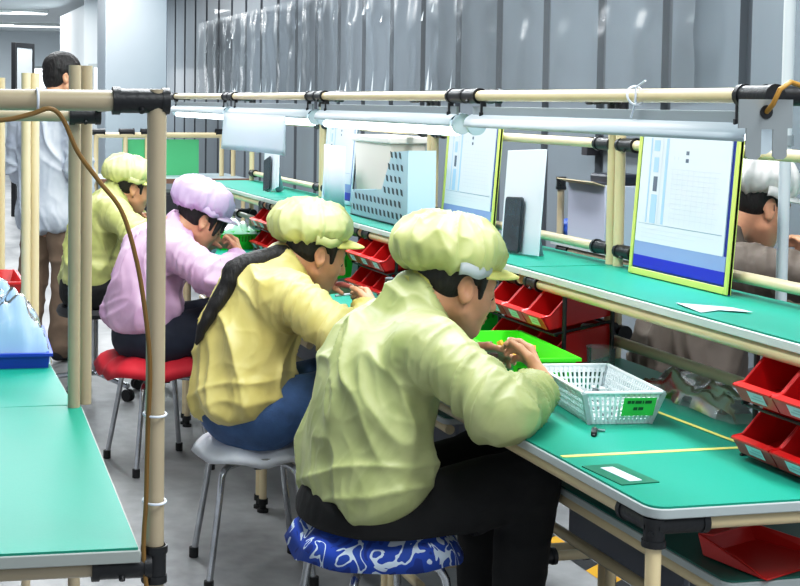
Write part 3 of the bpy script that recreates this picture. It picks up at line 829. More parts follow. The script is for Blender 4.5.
# ochre cable that runs down the post
pts = []
def ctrl(*pp):
    pp = [Vector(q) for q in pp]; out = []
    for i in range(len(pp)-1):
        p0 = pp[max(i-1, 0)]; p1 = pp[i]; p2 = pp[i+1]; p3 = pp[min(i+2, len(pp)-1)]
        for q in range(8):
            s = q/8
            out.append(.5*((2*p1)+(-p0+p2)*s+(2*p0-5*p1+4*p2-p3)*s*s+(-p0+3*p1-3*p2+p3)*s**3))
    out.append(pp[-1]); return out
cable = MB().tube(ctrl(*CABLE), .0038, 10)
cm = bpy.data.materials.new('cable_two_tone'); cm.use_nodes = True
tag(obj('power_cable', cable, mat('ochre_cable_long', (128, 96, 44), .45, vary=.35, vscale=3)), 'ochre and brown cable drooping from the top tube and running down the left post', 'cable')
tt = MB()
for z in (1.0, .86): tt.tube([(.402+.018*math.cos(a), 2.168+.024*math.sin(a), z) for a in [2*PI*i/18 for i in range(19)]], .002, 8)
tag(obj('cable_tie', tt, WHITE), 'clear cable ties holding the ochre cable to the left post', 'cable tie')
# blue tray and its bag, red bin
bt = solid_tray('blue_tray', 'blue plastic tray on the second left bench, holding a pale blue plastic bag', 'tray', (.225, 3.86, T), D2R(-3), .36, .44, .040, BLUEPL, taper=.004, th=.006)
crumple_bag('plastic_bag', 'pale blue translucent plastic bag heaped in the blue tray', (.20, 3.86, T+.006), .40, .42, .23, BAGBLUE, 13, n=44)
rb = solid_tray('red_crate', 'red plastic crate behind the blue tray at the left edge', 'crate', (.26, 4.78, T), 0, .30, .34, .10, RED, taper=.03)
crumple_bag('plastic_bag', 'pale blue bag lying between the blue tray and the red crate', (.22, 4.36, T), .28, .36, .10, BAGBLUE, 17, n=30)

# ------------------------------------------------------------------ stools
def make_stool(lab, loc, rz):
    t = thing('metal_stool', lab, 'stool', loc, rz, 'chrome legged stools along the right hand line')
    obj('seat', MB().lathe([(.13, .375), (.158, .380), (.165, .392), (.162, .404), (.15, .408)], n=32), mat('stool_seat', (150, 150, 146), .45), t)
    for i in range(4):
        a = PI/4+i*PI/2
        c_, s_ = math.cos(a), math.sin(a)
        pr = [(.05, .368), (.135, .366), (.156, .358), (.169, .340), (.183, .26), (.232, .0)]
        lg = obj('leg', MB().tube([(r_*c_, r_*s_, z) for r_, z in pr[:-1]]+[(.231*c_, .231*s_, .02)], .0105, 12), CHROME, t)
        obj('rubber_foot', MB().lathe([(.013, .035), (.0155, .034), (.0155, .002), (.013, 0)], (.232*c_, .232*s_, 0), 12), RUBBER, lg)
    obj('under_frame', MB().b2(-.09, .09, -.012, .012, .352, .374).b2(-.012, .012, -.09, .09, .352, .374), BLACK, t, bevel=.002)
    return t
S1 = make_stool('chrome stool under the nearest worker, with a blue patterned cushion', (1.12, 3.12, 0), D2R(8))
S2 = dup(S1, (1.105, 4.245, 0), 'chrome stool with a white plastic cover, under the worker with the long braid', D2R(-4))
S3 = dup(S1, (1.055, 5.60, 0), 'chrome stool with the red cushion, under the worker in pink', D2R(12))
# blue cat-print style cushion: blotchy white pattern on blue
def blotch_mat():
    m = bpy.data.materials.new('blue_white_print'); m.use_nodes = True
    nt = m.node_tree; b = nt.nodes['Principled BSDF']; b.inputs['Roughness'].default_value = .75
    tc = nt.nodes.new('ShaderNodeTexCoord'); v = nt.nodes.new('ShaderNodeTexNoise'); v.inputs['Scale'].default_value = 17; v.inputs['Detail'].default_value = 1.5; v.inputs['Distortion'].default_value = 1.2
    nt.links.new(tc.outputs['Object'], v.inputs['Vector'])
    r = nt.nodes.new('ShaderNodeValToRGB'); r.color_ramp.interpolation = 'CONSTANT'
    e = r.color_ramp.elements
    e[0].position = 0; e[0].color = (*lin((.10, .22, .58)), 1)
    e[1].position = .56; e[1].color = (*lin((.85, .90, .96)), 1)
    x = e.new(.42); x.color = (*lin((.13, .30, .72)), 1)
    x = e.new(.64); x.color = (*lin((.16, .32, .70)), 1)
    nt.links.new(v.outputs['Fac'], r.inputs['Fac']); nt.links.new(r.outputs['Color'], b.inputs['Base Color'])
    return m
def cushion(name, lab, cat, loc, rz, rx, ry, h, m, sq=2.6, droop=.02, seed=0, wav=.012):
    mb = MB(); N, K = 48, 9
    def pt(i, k, top):
        a = 2*PI*i/N; ca, sa = math.cos(a), math.sin(a)
        rr = 1/((abs(ca)**sq+abs(sa)**sq)**(1/sq)); f = k/K
        wv = mnoise.noise(Vector((ca*2, sa*2, seed)))
        x, y = rx*rr*f*ca*(1+.05*wv), ry*rr*f*sa*(1+.05*wv)
        th = h*(1-f**3.5)**.6
        z = -droop*f**4+wav*wv*f*f*2+(th if top else -h*.25*(1-f**4))
        return (x, y, z)
    for top in (True, False):
        vs = [pt(i, k, top) for k in range(K+1) for i in range(N)]
        fs = [((k*N+i), k*N+(i+1) % N, (k+1)*N+(i+1) % N, (k+1)*N+i) for k in range(K) for i in range(N)]
        mb.add(vs, fs)
    o = obj(name, mb, m, loc=loc, smooth=True, angle=180)
    bm = bmesh.new(); bm.from_mesh(o.data); bmesh.ops.remove_doubles(bm, verts=bm.verts, dist=1e-4); bmesh.ops.recalc_face_normals(bm, faces=bm.faces); bm.to_mesh(o.data); bm.free()
    o.rotation_euler.z = rz
    return tag(o, lab, cat)
cushion('seat_cushion', 'blue and white patterned cushion on the nearest stool', 'cushion', (1.105, 3.10, .478), D2R(-8), .205, .20, .062, blotch_mat(), droop=.03, seed=1)
cushion('seat_cover', 'white plastic cover on the stool under the worker with the long braid', 'seat cover', (1.10, 4.25, .420), D2R(10), .180, .185, .024, mat('white_cover', (240, 242, 248), .35, vary=.05, bump=.3, bscale=30), droop=.035, seed=2, wav=.010)
cushion('seat_cushion', 'red wavy-edged cushion on the stool under the worker in pink', 'cushion', (1.03, 5.60, .422), D2R(6), .22, .23, .05, mat('red_cloth', (206, 32, 52), .7, vary=.08), sq=4, droop=.035, seed=3, wav=.03)
# swivel stool of the farthest worker
sw = thing('swivel_stool', 'black swivel stool on casters under the farthest seated worker', 'stool', (.98, 7.0, 0))
obj('seat', MB().lathe([(.12, .40), (.18, .41), (.19, .43), (.18, .455), (.14, .462)], n=28), mat('black_seat', (28, 28, 32), .5), sw)
obj('column', MB().tube([(0, 0, .1), (0, 0, .40)], .024, 14), CHROME, sw)
for i in range(5):
    a = i*2*PI/5+.3
    lg = obj('base_arm', MB().tube([(.02*math.cos(a), .02*math.sin(a), .115), (.25*math.cos(a), .25*math.sin(a), .075)], .014, 10), CHROME, sw)
    M = Matrix.Rotation(a, 3, 'Z') @ Matrix.Rotation(PI/2, 3, 'X')
    obj('caster', MB().lathe([(.012, -.018), (.03, -.018), (.03, -.006), (.02, -.004), (.02, .004), (.03, .006), (.03, .018), (.012, .018)], (.25*math.cos(a), .25*math.sin(a), .031), 14, M=M), RUBBER, lg)

S1.scale = (1, 1, 1.155)
S1.location = (1.11, 3.10, 0)
for q in (S2, S3): q.scale = (1, 1, 1)
# ------------------------------------------------------------------ implicit-surface people
class Field:
    def __init__(s, lo, hi, h):
        s.lo = np.array(lo, np.float32); s.h = h
        s.n = np.ceil((np.array(hi)-np.array(lo))/h).astype(int)+1
        s.f = np.full(s.n, .25, np.float32)
    def sub(s, lo, hi):
        a = np.maximum(0, np.floor((np.array(lo)-s.lo)/s.h).astype(int)); b = np.minimum(s.n, np.ceil((np.array(hi)-s.lo)/s.h).astype(int)+1)
        if (b <= a).any(): return None
        ax = [s.lo[i]+s.h*np.arange(a[i], b[i], dtype=np.float32) for i in range(3)]
        return tuple(slice(a[i], b[i]) for i in range(3)), np.meshgrid(*ax, indexing='ij', sparse=True)
    def blend(s, sl, d, k, op='u'):
        o = s.f[sl]
        if op == 'u':
            hh = np.maximum(k-np.abs(o-d), 0)/max(k, 1e-6); r = np.minimum(o, d)-hh*hh*k*.25
        else:
            d = -d; hh = np.maximum(k-np.abs(o-d), 0)/max(k, 1e-6); r = np.maximum(o, d)+hh*hh*k*.25
        s.f[sl] = r
    def cone(s, a, b, ra, rb, k=.01, op='u'):
        a = np.array(a, float); b = np.array(b, float); p = max(ra, rb)+k+2*s.h
        q = s.sub(np.minimum(a, b)-p, np.maximum(a, b)+p)
        if q is None: return
        sl, (X, Y, Z) = q
        ba = b-a; L2 = max(float(ba@ba), 1e-9)
        t = np.clip(((X-a[0])*ba[0]+(Y-a[1])*ba[1]+(Z-a[2])*ba[2])/L2, 0, 1)
        d = np.sqrt((X-a[0]-t*ba[0])**2+(Y-a[1]-t*ba[1])**2+(Z-a[2]-t*ba[2])**2)-(ra+(rb-ra)*t)
        s.blend(sl, d.astype(np.float32), k, op)
    def ell(s, c, r, R=None, k=.01, op='u'):
        c = np.array(c, float); r = np.array(r, float); p = r.max()+k+2*s.h
        q = s.sub(c-p, c+p)
        if q is None: return
        sl, (X, Y, Z) = q
        X = X-c[0]; Y = Y-c[1]; Z = Z-c[2]
        if R is not None:   # columns of R: local axes in world
            X, Y, Z = (R[0, 0]*X+R[1, 0]*Y+R[2, 0]*Z, R[0, 1]*X+R[1, 1]*Y+R[2, 1]*Z, R[0, 2]*X+R[1, 2]*Y+R[2, 2]*Z)
        k0 = np.sqrt((X/r[0])**2+(Y/r[1])**2+(Z/r[2])**2); k1 = np.sqrt((X/r[0]**2)**2+(Y/r[1]**2)**2+(Z/r[2]**2)**2)
        d = k0*(k0-1)/np.maximum(k1, 1e-6)
        s.blend(sl, d.astype(np.float32), k, op)
    def plane(s, p, n, k=.01):
        """keep the side the normal points away from"""
        p = np.array(p, float); n = np.array(n, float); n /= np.linalg.norm(n)
        sl, (X, Y, Z) = s.sub(s.lo, s.lo+s.h*s.n)
        d = ((X-p[0])*n[0]+(Y-p[1])*n[1]+(Z-p[2])*n[2]).astype(np.float32)
        o = s.f; hh = np.maximum(k-np.abs(o-d), 0)/k
        s.f = np.maximum(o, d)+hh*hh*k*.25
    def mesh(s, smooth=1):
        f = s.f; f[0] = f[-1] = .2; f[:, 0] = f[:, -1] = .2; f[:, :, 0] = f[:, :, -1] = .2
        g = f < 0; n = np.array(f.shape)
        c = np.zeros(n-1, np.uint8)
        cor = [(i, j, k) for i in (0, 1) for j in (0, 1) for k in (0, 1)]
        def sh(arr, o): return arr[o[0]:o[0]+n[0]-1, o[1]:o[1]+n[1]-1, o[2]:o[2]+n[2]-1]
        for o in cor: c += sh(g, o)
        act = (c > 0) & (c < 8)
        I = np.argwhere(act); ids = np.full(n-1, -1, np.int32); ids[act] = np.arange(len(I))
        P = np.zeros((len(I), 3)); W = np.zeros(len(I))
        val = {o: f[I[:, 0]+o[0], I[:, 1]+o[1], I[:, 2]+o[2]] for o in cor}
        for o in cor:
            for ax in range(3):
                if o[ax]: continue
                q = list(o); q[ax] = 1; q = tuple(q)
                a, b = val[o], val[q]; m = (a < 0) != (b < 0)
                t = a[m]/(a[m]-b[m]); v = np.tile(np.array(o, float), (m.sum(), 1)); v[:, ax] = t
                P[m] += v; W[m] += 1
        P = (P/W[:, None]+I)*s.h+s.lo
        quads = []
        for ax in range(3):
            u, v = (ax+1) % 3, (ax+2) % 3
            a = [slice(None)]*3; b = [slice(None)]*3; a[ax] = slice(0, -1); b[ax] = slice(1, None)
            ga, gb = g[tuple(a)], g[tuple(b)]
            E = np.argwhere(ga != gb); E = E[(E[:, u] > 0) & (E[:, v] > 0)]
            E = E[(E[:, u] < n[u]-1) & (E[:, v] < n[v]-1)]
            inside = ga[E[:, 0], E[:, 1], E[:, 2]]
            def at(du, dv):
                q = E.copy(); q[:, u] -= du; q[:, v] -= dv; return ids[q[:, 0], q[:, 1], q[:, 2]]
            Q = np.stack([at(1, 1), at(0, 1), at(0, 0), at(1, 0)], 1)
            Q[~inside] = Q[~inside][:, ::-1]
            quads.append(Q)
        Q = np.concatenate(quads); Q = Q[(Q >= 0).all(1)]
        for _ in range(smooth): P = lap(P, Q, .5)
        return P, Q
def lap(P, Q, w):
    S = np.zeros_like(P); N = np.zeros(len(P))
    for i in range(4):
        a, b = Q[:, i], Q[:, (i+1) % 4]
        for c in range(3): S[:, c] += np.bincount(a, P[b, c], len(P))+np.bincount(b, P[a, c], len(P))
        N += np.bincount(a, minlength=len(P))+np.bincount(b, minlength=len(P))
    return P+w*(S/np.maximum(N, 1)[:, None]-P)
def normals(P, Q):
    fn = np.cross(P[Q[:, 2]]-P[Q[:, 0]], P[Q[:, 3]]-P[Q[:, 1]])
    N = np.zeros_like(P)
    for i in range(4):
        for c in range(3): N[:, c] += np.bincount(Q[:, i], fn[:, c], len(P))
    return N/np.maximum(np.linalg.norm(N, axis=1), 1e-9)[:, None]
_rng = np.random.RandomState(5); _tab = _rng.rand(4096)
def vnoise(P):
    i = np.floor(P).astype(np.int64); t = P-i; t = t*t*(3-2*t)
    def hsh(a, b, c): return _tab[(a*73856093 ^ b*19349663 ^ c*83492791) & 4095]
    r = 0
    for dx in (0, 1):
        for dy in (0, 1):
            for dz in (0, 1):
                w = (t[:, 0] if dx else 1-t[:, 0])*(t[:, 1] if dy else 1-t[:, 1])*(t[:, 2] if dz else 1-t[:, 2])
                r = r+w*hsh(i[:, 0]+dx, i[:, 1]+dy, i[:, 2]+dz)
    return r
def ridge(P): return 1-np.abs(2*vnoise(P)-1)
def np_obj(name, P, Q, mats, parent, mi=None, loc=None):
    me = bpy.data.meshes.new(name)
    me.vertices.add(len(P)); me.vertices.foreach_set('co', P.astype(np.float32).ravel())
    me.loops.add(len(Q)*4); me.loops.foreach_set('vertex_index', Q.astype(np.int32).ravel())
    me.polygons.add(len(Q)); me.polygons.foreach_set('loop_start', np.arange(0, len(Q)*4, 4, dtype=np.int32))
    if mi is not None: me.polygons.foreach_set('material_index', mi.astype(np.int32))
    me.polygons.foreach_set('use_smooth', np.ones(len(Q), bool))
    me.update(calc_edges=True); me.validate()
    return link_mesh(name, me, mats, parent, loc)
def V(*a): return np.array(a, float)
def nrm(v): return v/np.linalg.norm(v)
def rot_to(pitch, yaw=0., roll=0.):
    """local head frame (x forward, y left, z up) -> world; pitch > 0 looks down"""
    return np.array(Matrix.Rotation(yaw, 3, 'Z') @ Matrix.Rotation(pitch, 3, 'Y') @ Matrix.Rotation(roll, 3, 'X'))

SKIN = mat('skin', (214, 160, 128), .5, vary=.06, vscale=30, sheen=.1)
SKIN2 = mat('skin_pale', (232, 182, 156), .5, vary=.05, vscale=30)
LIPS = mat('lips', (190, 108, 98), .45)
EYEW = mat('eye_white', (226, 222, 216), .3)
IRIS = mat('iris', (34, 24, 20), .25)

def head_prims(F, c, R, neck_base, nr=.052):
    def W(x, y, z): return c+R@V(x, y, z)
    F.cone(W(-.035, 0, -.045), neck_base, .050, nr+.004, .03)
    F.ell(W(-.014, 0, .035), (.098, .077, .088), R, .03)
    F.ell(W(.032, 0, -.038), (.060, .060, .080), R, .03)
    F.cone(W(.060, -.008, -.098), W(.060, .008, -.098), .019, .019, .03)
    for s in (-1, 1):
        F.cone(W(.01, s*.050, -.06), W(.055, s*.012, -.098), .015, .014, .025)
        F.cone(W(.055, s*.034, -.036), W(.035, s*.05, -.02), .024, .018, .02)
        F.cone(W(.078, s*.012, .020), W(.066, s*.042, .022), .011, .011, .016)
        F.ell(W(.094, s*.031, -.002), (.016, .016, .011), R, .014, 's')
        F.ell(W(.071, s*.031, -.004), (.0155, .0165, .0135), R, .006)
    F.cone(W(.084, 0, .010), W(.106, 0, -.034), .0085, .0105, .014)
    for s in (-1, 1): F.cone(W(.092, s*.010, -.040), W(.098, s*.008, -.038), .0075, .0065, .006)
    F.ell(W(.086, 0, -.062), (.012, .021, .0065), R, .005)
    F.ell(W(.084, 0, -.074), (.012, .017, .0070), R, .005)
    for s in (-1, 1):
        Re = R@np.array(Matrix.Rotation(s*.42, 3, 'Z') @ Matrix.Rotation(-.25, 3, 'Y'))
        F.ell(W(-.008, s*.079, -.008), (.019, .0085, .033), Re, .006)
        F.cone(W(-.002, s*.075, -.032), W(.0, s*.074, -.036), .010, .008, .006)
        F.ell(W(-.004, s*.0875, -.006), (.009, .0055, .017), Re, .004, 's')

def hand(F, w, d, n, thumb, curl=(.5, .6, .7, .75), sc=1., spread=.0):
    """w wrist, d direction to knuckles, n back-of-hand normal, thumb=+1/-1 lateral sign of the thumb"""
    d = nrm(d); n = nrm(n-(n@d)*d); s = np.cross(n, d)*thumb
    F.cone(w-d*.03, w+d*.012, .024*sc, .023*sc, .012)
    off = (.026, .009, -.008, -.024); ln = (.068, .076, .070, .054); ml = (.084, .087, .083, .076)
    for i in range(4):
        kn = w+d*ml[i]*sc+s*off[i]*sc+n*.002
        F.cone(w+d*.012+s*off[i]*.55*sc, kn, .0125*sc, .0105*sc, .014)
        a = curl[i]*.6; p = kn; r = .0092*sc
        fan = s*(off[i]*spread*6)
        for j, (fr, add) in enumerate(((.45, curl[i]*.6), (.30, curl[i]), (.25, curl[i]*.7))):
            dd = nrm(d*math.cos(a)-n*math.sin(a)+fan)
            q = p+dd*ln[i]*fr*sc
            F.cone(p, q, r, r*.90, .0045 if j else .007); p = q; r *= .90; a += add
    t0 = w+d*.022*sc+s*.020*sc-n*.004
    t1 = t0+nrm(d*.62+s*.62-n*.25)*.040*sc
    t2 = t1+nrm(d*.85+s*.15-n*.35)*.030*sc
    t3 = t2+nrm(d*.85-s*.10-n*.45)*.025*sc
    F.cone(w+d*.012, t0, .017*sc, .0155*sc, .012)
    F.cone(t0, t1, .0155*sc, .0115*sc, .010); F.cone(t1, t2, .0108*sc, .0095*sc, .004); F.cone(t2, t3, .0095*sc, .0078*sc, .004)

def jacket_mat(name, rgb, dark, seam=True, rough=.45):
    m = bpy.data.materials.new(name); m.use_nodes = True
    nt = m.node_tree; b = nt.nodes['Principled BSDF']; b.inputs['Roughness'].default_value = rough
    b.inputs['Sheen Weight'].default_value = .05; b.inputs['Specular IOR Level'].default_value = .5
    c = lin([x/255. for x in rgb]); cd = lin([x/255. for x in dark])
    tc = nt.nodes.new('ShaderNodeTexCoord')
    n = nt.nodes.new('ShaderNodeTexNoise'); n.inputs['Scale'].default_value = 5; n.inputs['Detail'].default_value = 6; n.inputs['Distortion'].default_value = .6
    nt.links.new(tc.outputs['Object'], n.inputs['Vector'])
    r = nt.nodes.new('ShaderNodeValToRGB'); e = r.color_ramp.elements
    e[0].position = .32; e[0].color = (*cd, 1); e[1].position = .60; e[1].color = (*c, 1)
    nt.links.new(n.outputs['Fac'], r.inputs['Fac']); nt.links.new(r.outputs['Color'], b.inputs['Base Color'])
    n2 = nt.nodes.new('ShaderNodeTexNoise'); n2.noise_type = 'RIDGED_MULTIFRACTAL'; n2.inputs['Scale'].default_value = 7; n2.inputs['Detail'].default_value = 3; n2.inputs['Distortion'].default_value = .5
    mp = nt.nodes.new('ShaderNodeMapping'); mp.inputs['Scale'].default_value = (1, 1, .55); mp.inputs['Rotation'].default_value = (.5, .3, 0)
    nt.links.new(tc.outputs['Object'], mp.inputs['Vector']); nt.links.new(mp.outputs['Vector'], n2.inputs['Vector'])
    bp = nt.nodes.new('ShaderNodeBump'); bp.inputs['Strength'].default_value = .55; bp.inputs['Distance'].default_value = .012
    nt.links.new(n2.outputs['Fac'], bp.inputs['Height']); nt.links.new(bp.outputs['Normal'], b.inputs['Normal'])
    return m

def seg_dist(P, a, b):
    ba = b-a; t = np.clip(((P-a)@ba)/(ba@ba), 0, 1)
    return np.linalg.norm(P-a-t[:, None]*ba, axis=1), t

def folds(P, Q, arms, seed, amp=1., hemp=None):
    """push cloth folds into a jacket: long diagonal folds on the trunk, rings at elbows and cuffs, gathers at the hem"""
    N = normals(P, Q)
    dist = np.full(len(P), 9.); T = np.zeros(len(P)); A = np.zeros(len(P))
    off = 0
    for (a, b, c) in arms:
        for (p, q, o) in ((a, b, 0.), (b, c, 1.)):
            d, t = seg_dist(P, p, q); m = d < dist
            dist[m] = d[m]; T[m] = t[m]+o
    arm = np.clip((.10-dist)/.03, 0, 1)
    wp = P+.05*(np.stack([vnoise(P*7+seed), vnoise(P*7+seed+9), vnoise(P*7+seed+21)], 1)-.5)
    trunk = np.stack([wp[:, 0]*6+wp[:, 2]*2.2, wp[:, 1]*8.5-wp[:, 2]*3.2, wp[:, 2]*2.0], 1)
    waist = np.exp(-((P[:, 2]-.64)/.09)**2)
    D = .024*(ridge(trunk+seed)**4-.2)+.014*(ridge(trunk*1.9+seed+5)**4-.2)+.010*waist*(ridge(np.stack([wp[:, 0]*3, wp[:, 1]*3.5, wp[:, 2]*17+wp[:, 1]*5], 1)+seed+7)**3-.25)
    hem = np.clip((.66-P[:, 2])/.12, 0, 1)
    D += hem*.003*(ridge(np.stack([wp[:, 0]*22, wp[:, 1]*22, wp[:, 2]*5], 1)+seed)-.5)
    sl = np.stack([T*7.5+wp[:, 2]*10, wp[:, 0]*6, wp[:, 1]*6], 1)
    near = np.exp(-((T-1)/.32)**2)+.7*np.exp(-((T-1.95)/.25)**2)+.45
    DS = .020*near*(ridge(sl+seed)**3.4-.22)+.006*(ridge(sl*1.9+seed+3)**3-.25)
    D = D*(1-arm)+DS*arm+.0032*(ridge(wp*V(13, 16, 7)+seed*1.3)**7-.1)+.0018*(ridge(wp*V(26, 30, 14)+seed*.7)**6-.1)
    if hemp is not None: D = D*np.clip((((P-hemp[0])@hemp[1])*-1-.012)/.05, 0, 1)
    P = P+N*(D*amp)[:, None]
    return lap(P, Q, .15)

def cap_mesh(c, R, r, seed, h=.006, pleats=26, sag=.006, cut=-.042):
    lo = c-.2; hi = c+.2
    F = Field(lo, hi, h)
    def W(x, y, z): return c+R@V(x, y, z)
    F.ell(W(-.012, 0, .015), (r[0], r[1], r[2]), R, .02)
    F.ell(W(-.045, 0, .010-sag), (r[0]*.72, r[1]*.93, r[2]*.86), R, .04)
    F.ell(W(.045, 0, .005), (r[0]*.62, r[1]*.80, r[2]*.78), R, .04)
    F.plane(W(0, 0, cut), R@V(.06, 0, -1), .03)
    P, Q = F.mesh(2); N = normals(P, Q)
    X = (P-c)@R
    ang = np.arctan2(X[:, 1], X[:, 0]); z = X[:, 2]; rad = np.hypot(X[:, 0], X[:, 1])
    rim = np.clip((.045-z)/.07, 0, 1)
    D = rim*.0016*np.sin(pleats*ang+2.*np.sin(3*ang+seed)+2*vnoise(X*18+seed))
    w = X+.03*(np.stack([vnoise(X*14+seed), vnoise(X*14+seed+9), vnoise(X*14+seed+21)], 1)-.5)
    rd = np.stack([ang*3.4+w[:, 2]*5, rad*5, w[:, 2]*5], 1)
    D += .013*(ridge(rd*1.1+seed)**3.2-.24)+.005*(ridge(w*V(30, 18, 20)+seed)**3-.25)
    P = lap(P+N*D[:, None], Q, .12)
    return P, Q

def visor_obj(c, R, parent, m, fr, wr, z0, ln, droop):
    mb = MB()
    def fn(u, v):
        a = (u-.5)*2*1.15
        ex = ln*max(0, math.cos(a*1.25))**.6
        x = (fr+ex*v)*math.cos(a*.92); y = (wr+ex*v*.6)*math.sin(a*1.0)
        z = z0-droop*v*v-.012*abs(math.sin(a))**2
        return tuple(c+R@V(x, y, z))
    mb.grid(fn, 28, 6)
    return obj('visor', mb, m, parent, solid=.004, fixn=False, angle=180)

def ribbon_hair(pts, r, seed, parent, name='braid'):
    pts = [np.array(p, float) for p in pts]
    lo = np.min(pts, 0)-.05; hi = np.max(pts, 0)+.05
    F = Field(lo, hi, .005)
    n = 26
    def P(t):
        t = t*(len(pts)-1); i = min(int(t), len(pts)-2); s = t-i
        p0 = pts[max(i-1, 0)]; p1 = pts[i]; p2 = pts[i+1]; p3 = pts[min(i+2, len(pts)-1)]
        return .5*((2*p1)+(-p0+p2)*s+(2*p0-5*p1+4*p2-p3)*s*s+(-p0+3*p1-3*p2+p3)*s**3)
    for i in range(n):
        a, b = P(i/n), P((i+1)/n)
        rr = r*(1-.80*(i/n)**1.7)*(1+.05*math.sin(i*2.2)); r2 = r*(1-.80*((i+1)/n)**1.7)*(1+.05*math.sin((i+1)*2.2))
        if i > n-4: rr *= .75; r2 *= .45
        sw = V(0, .004*math.sin(i*1.3), 0)
        F.cone(a+sw, b+sw, rr, r2, .012)
    Pm, Q = F.mesh(1)
    Nn = normals(Pm, Q)
    Pm = Pm+Nn*(.003*(ridge(Pm*V(60, 60, 18)+seed)-.5))[:, None]
    return np_obj(name, Pm, Q, HAIR, parent)

def worker(name, label, base, jm, capm, trm, vism, J, hair='tucked', skin=SKIN, h=.0045, seed=1, collar=None, back=False, shoes=(40, 40, 46), group='workers seated along the right hand line', cuffm=None):
    """seated worker. base=(x,y): point on the floor under the hips, faces +x."""
    t = thing(name, label, 'person', (base[0], base[1], 0), J.get('rz', 0), group)
    g = lambda k: np.array(J[k], float)
    hc, hp, hy = g('head'), J['hpitch'], J.get('hyaw', 0)
    R = rot_to(hp, hy, J.get('hroll', 0))
    nb = g('neck')
    sR, eR, wR, dR = g('sR'), g('eR'), g('wR'), g('dR'); sL, eL, wL, dL = g('sL'), g('eL'), g('wL'), g('dL')
    # ---- body: head, neck, trunk core, arms and hands as one surface
    allp = np.array([hc+.15, hc-.16, sR, eR, wR, sL, eL, wL, wR+nrm(dR)*.19, wL+nrm(dL)*.19, V(-.1, -.12, .5), V(.12, .12, .5)])
    F = Field(allp.min(0)-.05, allp.max(0)+.05, h)
    F.ell((0, 0, .58), (.09, .12, .08), None, .04); F.cone((-.02, 0, .62), (.02, 0, .86), .075, .08, .05); F.cone((.02, 0, .86), nb, .08, .05, .05)
    F.cone(sR, sL, .042, .042, .03)
    for s_, e_, w_ in ((sR, eR, wR), (sL, eL, wL)):
        F.cone(s_, e_, .038, .034, .02); F.cone(e_, w_, .037, .025, .012)
    head_prims(F, hc, R, nb)
    hand(F, wR, dR, g('nR'), +1, J.get('cR', (.5, .6, .7, .75)), .96)
    hand(F, wL, dL, g('nL'), -1, J.get('cL', (.5, .6, .7, .75)), .96)
    P, Q = F.mesh(1)
    X = (P-hc)@R
    fc = X[Q].mean(1)
    lip = (fc[:, 0] > .078) & (np.abs(fc[:, 1]) < .020) & (fc[:, 2] > -.079) & (fc[:, 2] < -.057)
    np_obj('body', P, Q, [skin, LIPS], t, lip.astype(int))
    for s in (-1, 1):
        e = MB(); M = Matrix(R.tolist())
        cc = hc+R@V(.0718, s*.031, -.009)
        e.ball(cc, .0125, 0, 14)
        e.ball(hc+R@V(.0835, s*.031, -.0125), (.004, .0055, .0055), 1, 10, M)
        obj('eye', e, [EYEW, IRIS], t)
        eb = MB(); pts = [tuple(hc+R@V(.0905-.5*abs(y-.02)**1.15*2, s*y, .022+.010*math.sin((y-.008)/.04*PI)*.6)) for y in (.010, .020, .032, .044)]
        eb.tube(pts, [.002, .0032, .003, .0015], 8)
        obj('eyebrow', eb, HAIR, t)
    # ---- hair
    F = Field(hc-.17, hc+.17, .005)
    def W(x, y, z): return hc+R@V(x, y, z)
    F.ell(W(-.016, 0, .036), (.102, .081, .092), R, .02)
    F.ell(W(-.046, 0, .0), (.057, .061, .052), R, .03)
    F.cone(W(-.062, 0, -.02), W(-.058, 0, -.040), .026, .016, .03)
    F.plane(W(.052, 0, .03), R@V(1, 0, -.55), .012)
    F.ell(W(.07, 0, -.04), (.09, .12, .07), R, .012, 's')
    for s in (-1, 1):
        F.ell(W(-.004, s*.084, -.012), (.024, .022, .036), R, .006, 's')
        F.cone(W(.030, s*.074, .03), W(.036, s*.0695, -.018), .011, .006, .006)
        if hair == 'fringe':
            F.cone(W(.062, s*.055, .04), W(.060, s*.064, -.028), .014, .007, .008)
            F.cone(W(.082, s*.035, .05), W(.089, s*.048, .0), .011, .006, .008)
    if hair == 'bun': F.ell(W(-.085, 0, .0), (.045, .055, .045), R, .02)
    P, Q = F.mesh(1); N = normals(P, Q)
    P = P+N*(.0025*(ridge(((P-hc)@R)*V(18, 70, 25)+seed)-.5))[:, None]
    np_obj('hair', P, Q, HAIR, t)
    # ---- jacket
    arms = [(sR, eR, wR), (sL, eL, wL)]
    allp = np.array([sR, eR, wR, sL, eL, wL, nb, V(-.18, -.24, .46), V(.22, .24, .7)])
    F = Field(allp.min(0)-.12, allp.max(0)+.12, h*1.25)
    for c_, r_, k_ in J['trunk']: F.ell(c_, r_, None, k_)
    F.cone(sR*.93+sL*.07, sL*.93+sR*.07, .060, .060, .06)
    F.cone(nb-V(.03, 0, .05), sR*.62+sL*.38, .050, .056, .05); F.cone(nb-V(.03, 0, .05), sL*.62+sR*.38, .050, .056, .05)
    for s_, e_, w_ in arms:
        F.cone(s_, e_, .072, .064, .05)
        fd = nrm(w_-e_)
        F.cone(e_, w_-fd*.05, .064, .046, .03)
        F.cone(w_-fd*.06, w_-fd*.018, .042, .034, .016)
        F.cone(w_-fd*.010, w_+fd*.03, .034, .034, .004, 's')
    cd = nrm(hc-nb)
    F.cone(nb-V(.02, 0, .04), nb+cd*.006, .066, .058, .03)
    F.cone(nb+cd*.026, nb+cd*.09, .054, .066, .008, 's')
    F.plane(J.get('hem', V(0, 0, .535)), J.get('hemn', V(.38, 0, -1)), .035)
    P, Q = F.mesh(2)
    hn = nrm(np.array(J.get('hemn'), float)); P = folds(P, Q, arms, seed*3.7, J.get('amp', 1.), (np.array(J['hem'], float), hn))
